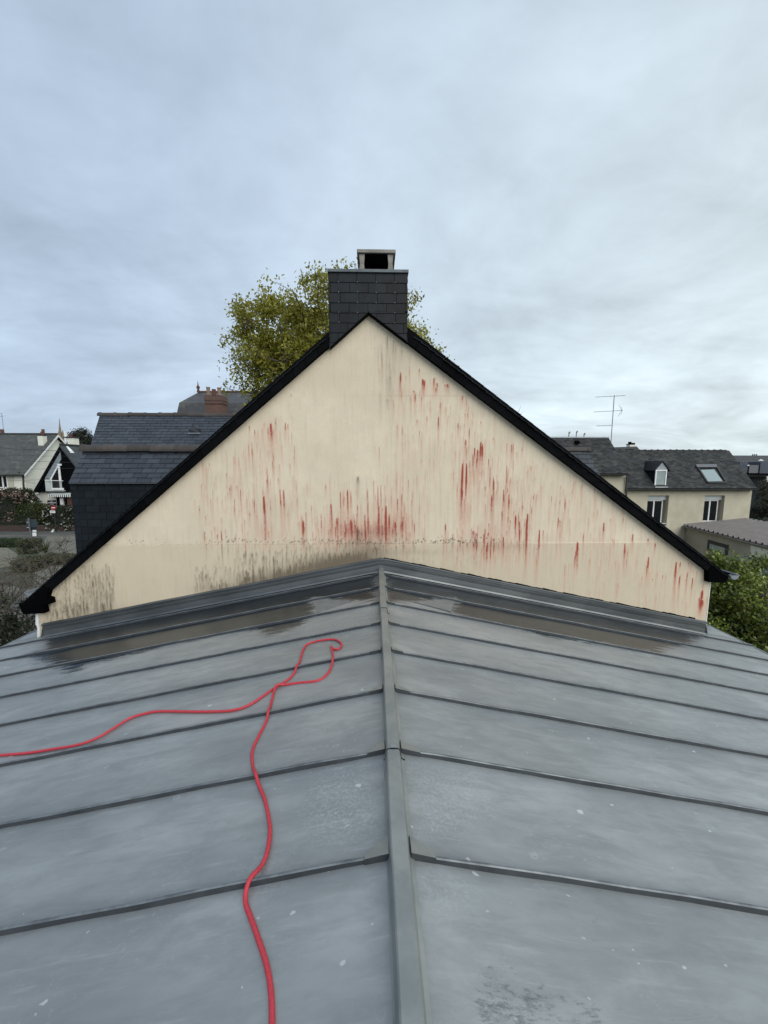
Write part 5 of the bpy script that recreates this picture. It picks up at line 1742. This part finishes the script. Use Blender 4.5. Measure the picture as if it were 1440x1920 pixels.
# church spire far away
cs = thing('church_spire', P(113, 850, 260), 'distant ochre stone church spire behind the white gable', 'church')
SD = 260
mb = MB()
b0, t0 = P(113, 818, SD), P(111.2, 785, SD)
rw_ = (P(117, 800, SD).x - P(110, 800, SD).x) / 2
mb.tube([b0 - Vector((0, 0, 12)), b0, b0.lerp(t0, .72), t0], [rw_, rw_ * .95, rw_ * .25, .15], 8); obj('spire', mb, M['spire_stone'], cs)
for px in (110.5, 117.5, 122):
    a_, b_ = P(px, 818, SD), P(px, 806 if px < 118 else 808, SD)
    mb = MB(); mb.tube([a_ - Vector((0, 0, 12)), a_.lerp(b_, .5), b_], [.55, .5, .05], 6); obj('pinnacle', mb, M['spire_stone'] if px < 118 else M['white_wall'], cs)

# street furniture
ns_ = thing('no_entry_sign', PG(100, 1000), 'round red no entry sign with a white bar and a plate below', 'road sign')
SY = PG(100, 1001).y
c_ = P(100, 952, SY); rad = P(104.6, 952, SY).x - c_.x
mb = MB(); mb.tube([(c_.x, SY + .05, GZ), (c_.x, SY + .05, c_.z + rad)], .03, 6); obj('pole', mb, M['dark_pipe'], ns_)
mb = MB(); mb.tube([(c_.x, SY, c_.z), (c_.x, SY + .03, c_.z)], rad, 28); dsc = obj('disc', mb, M['sign_red'], ns_)
mb = MB(); mb.box(c_.x - rad * .74, c_.x + rad * .74, SY - .008, SY - .002, c_.z - rad * .17, c_.z + rad * .17); obj('bar', mb, M['white'], dsc)
p_ = P(98.5, 959.7, SY)
mb = MB(); mb.box(p_.x - .24, p_.x + .24, SY, SY + .02, p_.z - .12, p_.z + .12); pl = obj('plate', mb, M['white'], ns_)
mb = MB()
for k in range(7): mb.box(p_.x - .15 + k * .045, p_.x - .12 + k * .045, SY - .005, SY - .001, p_.z - .035, p_.z + .03)
obj('lettering', mb, M['dark_pipe'], pl, kind='stuff')

bs = thing('sign_post', PG(61, 1037), 'grey blue post with the backs of two sign panels', 'road sign')
b0 = PG(61, 1037); BY = b0.y
a_, b_ = P(48.5, 988, BY), P(67, 974, BY)
t0 = P(56, 971.5, BY)
mb = MB(); mb.tube([b0, (b0.x, BY, t0.z)], .06, 8); obj('pole', mb, M['metal'], bs)
mb = MB(); mb.box(a_.x, b_.x, BY + .06, BY + .09, a_.z, b_.z); obj('panel', mb, M['sign_grey'], bs)
a_, b_ = P(48.5, 994, BY), P(67, 988.5, BY)
mb = MB(); mb.box(a_.x, b_.x, BY + .06, BY + .09, a_.z, b_.z); obj('panel', mb, M['navy'], bs)
for py in (979.5, 989.5):
    p_ = P(51.5, py, BY); mb = MB(); mb.box(p_.x - .08, p_.x + .1, BY + .03, BY + .058, p_.z - .018, p_.z + .018); obj('clamp', mb, M['white'], bs)
wb_ = thing('white_notice', PG(65, 1007), 'white two-part notice panel beside the sign post', 'notice')
WBY = PG(65, 1007).y
for ya, yb, nm in ((994, 997.2, 'panel'), (998.6, 1005.5, 'panel')):
    a_, b_ = P(61.2, yb, WBY), P(67.2, ya, WBY)
    mb = MB(); mb.box(a_.x, b_.x, WBY, WBY + .05, a_.z, b_.z); obj(nm, mb, M['white'], wb_)
mb = MB(); a_ = P(64, 994, WBY); mb.box(a_.x - .03, a_.x + .03, WBY + .06, WBY + .1, GZ, a_.z); obj('post', mb, M['metal'], wb_)
SB = PG(97, 1000).y - .1
tv = MB(); tv.prism([P(94, 1000, SB), P(99, 1000, SB), P(99, 992, SB)], (.02, .15, 0))
tag(obj('pointed_board', tv, M['white']), 'small white pointed board leaning at the foot of the flowering hedge', 'board')

# low brick wall below hedges
mb = MB()
WY0 = PG(0, 998.5).y
zt_w = P(20, 985, WY0).z
mb.box(P(-80, 990, WY0).x, P(150, 990, WY0).x, WY0, WY0 + .3, GZ, zt_w)
tag(obj('brick_wall', mb, M['low_brick']), 'low dark red brick garden wall below the hedges across the road', 'wall')

# overhead wires
wires = [((-40, 836), (60, 843.5), (160, 846.5), .02, 'topmost overhead wire crossing the grey roof and the dark gable'),
         ((-40, 853), (70, 855), (160, 855), .012, 'second thin overhead wire from the top, crossing the white gable'),
         ((-40, 858), (80, 865.5), (160, 866.5), .014, 'third overhead wire from the top, crossing the balcony window'),
         ((-40, 880), (60, 879.7), (160, 877), .012, 'lowest long overhead wire at the height of the white house gutter'),
         ((-40, 903), (40, 901), (75, 899), .012, 'wire sagging past the shuttered window to the dark eave'),
         ((46, 902.5), (55, 905), (66, 905.5), .014, 'short wire ending at the insulator on the dark eave')]
for a_, m2, b_, r_w, lb in wires:
    D = 40.5 if a_[0] < 0 else 41.5
    p0, p1, p2 = P(*a_, D), P(*m2, D), P(*b_, D)
    pts = []
    for k in range(15):
        t_ = k / 14
        pts.append(p0 * (1 - t_) * (1 - 2 * t_) + p1 * 4 * t_ * (1 - t_) + p2 * t_ * (2 * t_ - 1))
    mb = MB(); mb.tube(pts, r_w, 5)
    tag(obj('overhead_wire', mb, M['dark_pipe']), lb, 'wire', 'overhead wires on the left')


# ------------------------------------------------------------------ vegetation
def unit(n_):
    v = rng.normal(size=(n_, 3)); return v / np.linalg.norm(v, axis=1)[:, None]


def leaves_mesh(name, C_, size, mat, droop=0.3, aspect=.5, up=None):
    n_ = len(C_)
    d = unit(n_); d[:, 2] -= droop; d /= np.linalg.norm(d, axis=1)[:, None]
    s = np.cross(d, unit(n_)); s /= np.linalg.norm(s, axis=1)[:, None] + 1e-9
    nn = np.cross(d, s)
    sz = size * rng.uniform(.6, 1.35, n_)[:, None]
    a = C_ - d * sz * .5
    b = C_ + s * sz * aspect * .5 + nn * sz * .08
    c = C_ + d * sz * .5
    e = C_ - s * sz * aspect * .5 + nn * sz * .08
    V = np.stack([a, b, c, e], 1).reshape(-1, 3)
    Q = np.arange(n_ * 4).reshape(-1, 4)
    return fast_quads(name, V, Q, mat)


def plant(name, base, center, radii, mat_leaf, mat_wood, label, cat, n_limb=12, n_twig=300, per=30, size=.1, trunk_r=.15, spread=.22, shell=.55, fork=None, wood_r=.012, group=None, droop=.3, aspect=.5, lean=0.25, zmin=None, trunk_name='trunk'):
    base, center = Vector(base), Vector(center)
    t_ = thing(name, base, label, cat, group)
    rad = Vector(radii)
    fork = Vector(fork) if fork else Vector((center.x, center.y, center.z - rad.z * .85))
    mb = MB()
    if (fork - base).length > .05:
        k = 6
        pts = [base.lerp(fork, i_ / k) + Vector((rnd.uniform(-1, 1), rnd.uniform(-1, 1), 0)) * trunk_r * .25 for i_ in range(k + 1)]
        mb.tube(pts, [trunk_r * (1 - .35 * i_ / k) for i_ in range(k + 1)], 8)
        fork = pts[-1]
    limbs = []
    for i_ in range(n_limb):
        v = unit(1)[0]; v[2] = abs(v[2]) * .9 + .15 if i_ % 3 else v[2] * .4 + .3
        v /= np.linalg.norm(v)
        end = center + Vector((v[0] * rad.x, v[1] * rad.y, v[2] * rad.z)) * rng.uniform(.75, .95)
        mid = fork.lerp(end, .5) + Vector((0, 0, (end - fork).length * .10))
        pts = []
        for k in range(9):
            u = k / 8
            q_ = fork * (1 - u) ** 2 + mid * 2 * u * (1 - u) + end * u * u
            pts.append(q_ + Vector(tuple(rng.normal(size=3) * .02 * (end - fork).length * (0 < k))))
        r0_ = trunk_r * .45
        mb.tube(pts, [max(r0_ * (1 - u / 8.3), wood_r) for u in range(9)], 5, False)
        limbs += pts[1:]
    LP = np.array([tuple(p) for p in limbs])
    # twig ends spread through the crown in clumps
    ncl = max(8, n_twig // 9)
    dirs = unit(ncl); rr_ = (shell + (1 - shell) * rng.random(ncl)) * rng.uniform(.86, 1.08, ncl)
    cl = dirs * rr_[:, None]
    ends = cl[rng.integers(0, ncl, n_twig)] + rng.normal(size=(n_twig, 3)) * spread * .55
    nrm = np.linalg.norm(ends, axis=1)
    ends[nrm > 1.12] *= (1.12 / nrm[nrm > 1.12])[:, None]
    ends = ends * np.array(rad)[None] + np.array(center)[None]
    if zmin is not None: ends = ends[ends[:, 2] > zmin]
    Ls = []
    for e_ in ends:
        d = np.linalg.norm(LP - e_, axis=1) + 0.6 * np.maximum(LP[:, 2] - e_[2], 0)
        s_ = LP[np.argmin(d)]
        m2 = (s_ + e_) / 2 + rng.normal(size=3) * .06 * np.linalg.norm(e_ - s_)
        m2[2] += .05 * np.linalg.norm(e_ - s_)
        u = np.linspace(0, 1, 5)[:, None]
        pp = s_ * (1 - u) ** 2 + m2 * 2 * u * (1 - u) + e_ * u * u
        mb.tube([Vector(tuple(p)) for p in pp], [wood_r, wood_r * .9, wood_r * .7, wood_r * .5, wood_r * .25], 3, False)
        if per:
            k = int(per * rng.uniform(.4, 1.5))
            uu = rng.uniform(.45, 1.06, k)[:, None]
            c_ = s_ * (1 - uu) ** 2 + m2 * 2 * uu * (1 - uu) + e_ * uu * uu
            Ls.append(c_ + rng.normal(size=(k, 3)) * size * 1.1)
    obj(trunk_name, mb, mat_wood, t_)
    if per:
        me_ = leaves_mesh('crown', np.concatenate(Ls), size, mat_leaf, droop, aspect)
        obj('crown', me_, None, t_)
    return t_


lm_tree = leaf_mat('spring_leaf', (0.18, 0.175, 0.02), (0.44, 0.42, 0.055), (0.62, 0.58, 0.15), .5)
tcx = P(622, 640, 15.5)
plant('spring_tree', (tcx.x + .3, 15.5, GZ), (tcx.x + .3, 15.5, P(620, 700, 15.5).z), (4.1, 3.2, 3.6), lm_tree, M['bark'], 'broadleaf tree with fresh yellow green leaves behind the chimney', 'tree',
      n_limb=36, n_twig=2500, per=42, size=.125, trunk_r=.28, spread=.17, shell=.5, wood_r=.014, fork=(tcx.x + .2, 15.5, P(620, 840, 15.5).z))
# big shrub on the right
lm_bush = leaf_mat('shrub_leaf', (0.075, 0.11, 0.015), (0.25, 0.32, 0.055), (0.55, 0.56, 0.22), .3, .4)
bc_ = P(1425, 1180, 8.9)
plant('leafy_shrub', (bc_.x + .2, 9, GZ), (bc_.x + .1, 9.0, bc_.z - .3), (2.1, 1.9, 1.95), lm_bush, M['bark'], 'large leafy green shrub below the right eave', 'shrub',
      n_limb=24, n_twig=1500, per=38, size=.085, trunk_r=.10, spread=.2, shell=.35, wood_r=.008, fork=(bc_.x, 9, GZ + 1.2), aspect=.6, droop=.1)
bt = P(1392, 1075, 9.6)
plant('leafy_shrub', (bt.x, 9.8, GZ), (bt.x - .15, 9.8, bt.z - .4), (1.15, .8, 1.2), lm_bush, M['bark'], 'taller pale green shrub reaching up in front of the lean-to window', 'shrub',
      n_limb=12, n_twig=300, per=30, size=.082, trunk_r=.07, spread=.16, shell=.3, wood_r=.008, aspect=.6, droop=.1)


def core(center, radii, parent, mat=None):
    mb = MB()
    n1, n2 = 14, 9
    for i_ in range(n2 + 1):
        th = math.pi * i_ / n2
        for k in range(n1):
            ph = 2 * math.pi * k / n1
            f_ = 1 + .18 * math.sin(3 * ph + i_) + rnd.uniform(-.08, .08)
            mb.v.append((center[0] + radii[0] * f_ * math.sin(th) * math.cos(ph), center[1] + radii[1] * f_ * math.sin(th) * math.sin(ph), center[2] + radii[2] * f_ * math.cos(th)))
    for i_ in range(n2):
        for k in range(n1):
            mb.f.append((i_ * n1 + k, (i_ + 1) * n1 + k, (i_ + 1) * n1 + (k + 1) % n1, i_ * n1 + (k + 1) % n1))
    return obj('dark_core', mb, mat or M['core'], parent)  # solid dark core added inside the leaves to block the view through


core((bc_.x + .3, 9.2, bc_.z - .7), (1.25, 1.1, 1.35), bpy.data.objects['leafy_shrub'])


def hedge(name, x0, x1, ytop, ybot, D, depth, mat, label, cat, n_, size, flowers=None, nf=0, fsize=.12, dark=True, bumps=5, zb=None):
    """rounded mass of leaves between photo columns x0..x1"""
    a_, b_ = P(x0, ytop, D), P(x1, ybot, D)
    zt_h, zb_h = P((x0 + x1) / 2, ytop, D).z, (zb if zb is not None else P((x0 + x1) / 2, ybot, D).z)
    cx, cz = (a_.x + b_.x) / 2, (zt_h + zb_h) / 2
    rx, rz = abs(b_.x - a_.x) / 2, abs(zt_h - zb_h) / 2
    t_ = thing(name, (cx, D, zb_h), label, cat)
    v = unit(n_)
    # superellipsoid shell with lumps
    pw = .6
    v = np.sign(v) * np.abs(v) ** pw
    lump = 1 + .13 * np.sin(v[:, 0] * bumps * 1.7 + cx) * np.sin(v[:, 2] * bumps + 1.3) + .07 * np.sin(v[:, 0] * bumps * 4 + v[:, 2] * 7)
    rr_ = rng.uniform(.72, 1.0, n_) ** .6 * lump / 1.25
    C_ = v * rr_[:, None] * np.array([rx * 1.25, depth * 1.1, rz * 1.25])[None] + np.array([cx, D + depth * .9, cz])[None]
    C_ = C_[C_[:, 2] > GZ + .02]
    obj('foliage', leaves_mesh('foliage', C_, size, mat, .1, .6), None, t_)
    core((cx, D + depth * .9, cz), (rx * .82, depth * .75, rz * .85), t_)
    if flowers:
        v = unit(nf); v[:, 1] = -np.abs(v[:, 1]) * .8; v = np.sign(v) * np.abs(v) ** pw
        C_ = v * rng.uniform(.93, 1.02, nf)[:, None] * np.array([rx * 1.05, depth * 1.15, rz * 1.05])[None] + np.array([cx, D + depth * .9, cz])[None]
        C_ = np.repeat(C_, 4, 0) + rng.normal(size=(nf * 4, 3)) * fsize * .4
        o_ = obj('blossom', leaves_mesh('blossom', C_, fsize, flowers, 0, .9), None, t_)
        o_['kind'] = 'stuff'
    return t_


dkl = leaf_mat('dark_hedge_leaf', (0.014, 0.022, 0.008), (0.04, 0.055, 0.018), None, .15)
mdl = leaf_mat('hedge_leaf', (0.03, 0.045, 0.01), (0.07, 0.09, 0.02), None, .2)
brl = leaf_mat('reddish_leaf', (0.06, 0.035, 0.025), (0.12, 0.08, 0.05), (0.25, 0.14, 0.11), .2)
olv = leaf_mat('olive_leaf', (0.05, 0.055, 0.025), (0.12, 0.12, 0.06), (0.2, 0.18, 0.1), .2)
pinkf = leaf_mat('pink_blossom', (0.20, 0.085, 0.07), (0.42, 0.30, 0.26), None, .2)
whitef = leaf_mat('white_blossom', (0.5, 0.5, 0.46), (0.7, 0.7, 0.66), None, .2)
HD = WY0 + .1
hedge('flowering_shrub', -45, 44, 917, 985, HD, 1.5, dkl, 'dark flowering bush with pink blossoms before the white house', 'bush', 9000, .16, pinkf, 230, .14)
hedge('clipped_hedge', 22, 80, 944, 990, HD, .8, mdl, 'mid green hedge between the pink bush and the dark house', 'hedge', 6000, .14)
hedge('rose_hedge', 72, 142, 949, 1001, HD - .3, .9, dkl, 'dark hedge dotted with small white flowers behind the no entry sign', 'hedge', 9000, .13, whitef, 95, .10)
hedge('ivy_hedge', -60, 84, 962, 992, HD - .1, .5, dkl, 'low dark ivy mass hanging over the brick wall', 'hedge', 5000, .14)
yl = PG(20, 1027).y
hedge('ground_cover', -40, 38, 1012, 1027, yl, .6, leaf_mat('bright_hedge', (0.02, 0.045, 0.012), (0.045, 0.085, 0.02), None, .2), 'bright green low border plants along the road edge', 'plants', 3500, .10)
y2 = PG(40, 1040).y
hedge('border_shrub', 22, 62, 1012, 1040, y2, .7, olv, 'reddish olive border shrub left of the sign post', 'shrub', 3000, .09)
y3 = PG(70, 1062).y
hedge('border_shrub', 48, 118, 1044, 1066, y3, .9, olv, 'low olive green shrub at the foot of the sign post', 'shrub', 6000, .08)
hedge('border_shrub', 10, 58, 1050, 1078, PG(30, 1076).y, .8, olv, 'brownish low shrub beside the stone terrace', 'shrub', 3500, .08)
# spiky plant
sp_ = PG(86, 1039)
t_ = thing('spiky_plant', sp_, 'spiky dark green yucca-like plant on the cobbled path edge', 'plant')
for k in range(34):
    az = rnd.uniform(0, 6.28); el_ = rnd.uniform(.25, 1.35); ln = rnd.uniform(1.0, 1.6)
    d = Vector((math.cos(az) * math.cos(el_), math.sin(az) * math.cos(el_), math.sin(el_)))
    s_ = d.cross(Vector((0, 0, 1))).normalized() * .028
    p0 = sp_ + Vector((0, 0, .1)); p1 = p0 + d * ln * .6; p2 = p0 + d * ln + Vector((0, 0, -.18 * ln))
    mb = MB(); mb.v += [tuple(p0 - s_), tuple(p0 + s_), tuple(p1 + s_), tuple(p1 - s_), tuple(p2)]; mb.f += [(0, 1, 2, 3), (3, 2, 4)]
    obj('leaf', mb, mdl, t_)

# bare shrubs bottom left
for (px, py, D, rx, ry, rz, nt, lb) in ((22, 1125, 10.2, 2.3, 1.6, 1.0, 620, 'bare twiggy shrub nearest the left verge'), (112, 1068, 16.5, 2.1, 1.5, 1.5, 420, 'bare tangled shrub in front of the dark clad wall'), (10, 1085, 17.5, 3.0, 1.5, 1.2, 420, 'bare brown shrub at the left edge over the yard')):
    c_ = P(px, py, D)
    plant('bare_shrub', (c_.x, D, GZ), c_, (rx, ry, rz), olv, M['bark_grey'], lb, 'shrub', n_limb=22, n_twig=nt, per=0 if D < 12 else 3, size=.05, trunk_r=.06, spread=.5, shell=.1, wood_r=.009 if D < 12 else .011, fork=(c_.x, D, c_.z - rz * 1.1), trunk_name='stems')
c_ = P(8, 1185, 8.6)
plant('evergreen_shrub', (c_.x - .2, 8.6, GZ), (c_.x - .3, 8.6, c_.z - .35), (1.35, 1.2, 1.15), dkl, M['bark'], 'dark evergreen shrub in the lower left corner beside the zinc eave', 'shrub', n_limb=12, n_twig=380, per=34, size=.06, trunk_r=.05, spread=.25, shell=.35, wood_r=.006)

# evergreen near the spire, brown tree far right, twigs above the right verge
c_ = P(152, 826, 62)
lt_ = leaf_mat('evergreen_leaf', (0.008, 0.012, 0.006), (0.03, 0.036, 0.02), None, .1)
plant('evergreen_tree', (c_.x, 62, GZ), (c_.x, 62, c_.z - .3), (1.75, 1.5, 2.1), lt_, M['bark'], 'dark rounded evergreen tree beyond the steep dark roof', 'tree', n_limb=12, n_twig=260, per=34, size=.26, trunk_r=.2, spread=.22, shell=.3, wood_r=.03)
c_ = P(1442, 950, 29)
brt = leaf_mat('brown_leaf', (0.02, 0.022, 0.008), (0.055, 0.05, 0.018), (0.14, 0.11, 0.05), .15)
t_ = plant('garden_tree', (c_.x + .3, 29, GZ), (c_.x + .5, 29, c_.z - .2), (2.2, 1.9, 2.4), brt, M['bark'], 'brownish green tree behind the corner of the dormer house', 'tree', n_limb=14, n_twig=420, per=36, size=.13, trunk_r=.18, spread=.22, shell=.35, wood_r=.012)
core((c_.x + .7, 29.3, c_.z - .5), (1.7, 1.4, 1.9), t_)
hedge('garden_hedge', 1395, 1500, 975, 1000, 24.5, .8, dkl, 'dark hedge with pale twigs behind the brown lean-to roof', 'hedge', 4000, .12)
c_ = P(962, 790, 25)
plant('bare_tree', (c_.x, 25, GZ), (c_.x, 25, c_.z + .1), (1.0, .8, 1.05), olv, M['twig_pale'], 'bare pale tree top just above the right verge', 'tree', n_limb=14, n_twig=70, per=0, trunk_r=.06, spread=.2, wood_r=.006, shell=.6)

# ------------------------------------------------------------------ red hose on the left slope
hp = [(-1000, 1560), (-650, 1490), (-330, 1447), (-140, 1432), (-60, 1422), (0, 1416), (50, 1412), (100, 1405), (145, 1398), (185, 1382), (215, 1364), (245, 1346), (275, 1337), (300, 1333.5), (350, 1334), (400, 1334), (440, 1331), (470, 1320), (500, 1300),
      (516, 1289), (545, 1270), (560, 1246), (569, 1217), (580, 1206), (605, 1200), (628, 1199), (640, 1207), (636, 1216), (626, 1217), (620.5, 1212), (623, 1222), (624, 1240), (615, 1262), (595, 1276), (560, 1280), (530, 1285), (516, 1292),
      (508, 1320), (500, 1350), (485, 1380), (474, 1405), (473, 1430), (480, 1460), (495, 1495), (503, 1530), (506, 1560), (500, 1600), (485, 1635), (466, 1665), (460, 1690), (470, 1720), (486, 1765), (500, 1810), (508, 1860), (510, 1920), (509, 1990), (500, 2070)]
HR = 0.0098
W3 = [PR(x, y, HR) for x, y in hp]
pts = []
for i_ in range(len(W3) - 1):
    p0, p1, p2, p3 = W3[max(i_ - 1, 0)], W3[i_], W3[i_ + 1], W3[min(i_ + 2, len(W3) - 1)]
    for k in range(7):
        t_ = k / 7
        pts.append(0.5 * ((2 * p1) + (p2 - p0) * t_ + (2 * p0 - 5 * p1 + 4 * p2 - p3) * t_ ** 2 + (-p0 + 3 * p1 - 3 * p2 + p3) * t_ ** 3))
cross = PR(516, 1289, 0)
for i_, p in enumerate(pts):
    s_ = min(abs(p.y - y) for y in seams)
    lift = 0.029 * math.exp(-(s_ / 0.05) ** 2)
    if i_ > 7 * 31:
        lift = max(lift, .022 * math.exp(-(((p.x - cross.x) ** 2 + (p.y - cross.y) ** 2) / .06 ** 2)))
    p.z = -SL[-1] * abs(p.x) + HR - 0.0005 + lift
mb = MB(); mb.tube(pts, HR, 10)
tag(obj('hose', mb, M['hose'], smooth=True), 'thin red hose lying in a loop across the left zinc slope', 'hose')
# scraps on the roof
for px, py, an, lb in ((197, 1712, .5, 'tiny dark twig on the lower left zinc sheet'), (625, 1426, .4, 'tiny dark twig just below a seam near the ridge')):
    p = PR(px, py, .004)
    mb = MB(); d = Vector((math.cos(an), math.sin(an), SL[-1] * math.cos(an))) * .011
    mb.tube([p - d, p + Vector((0, .002, .003)), p + d], [.001, .002, .001], 5)
    tag(obj('twig', mb, M['dull_black']), lb, 'twig')
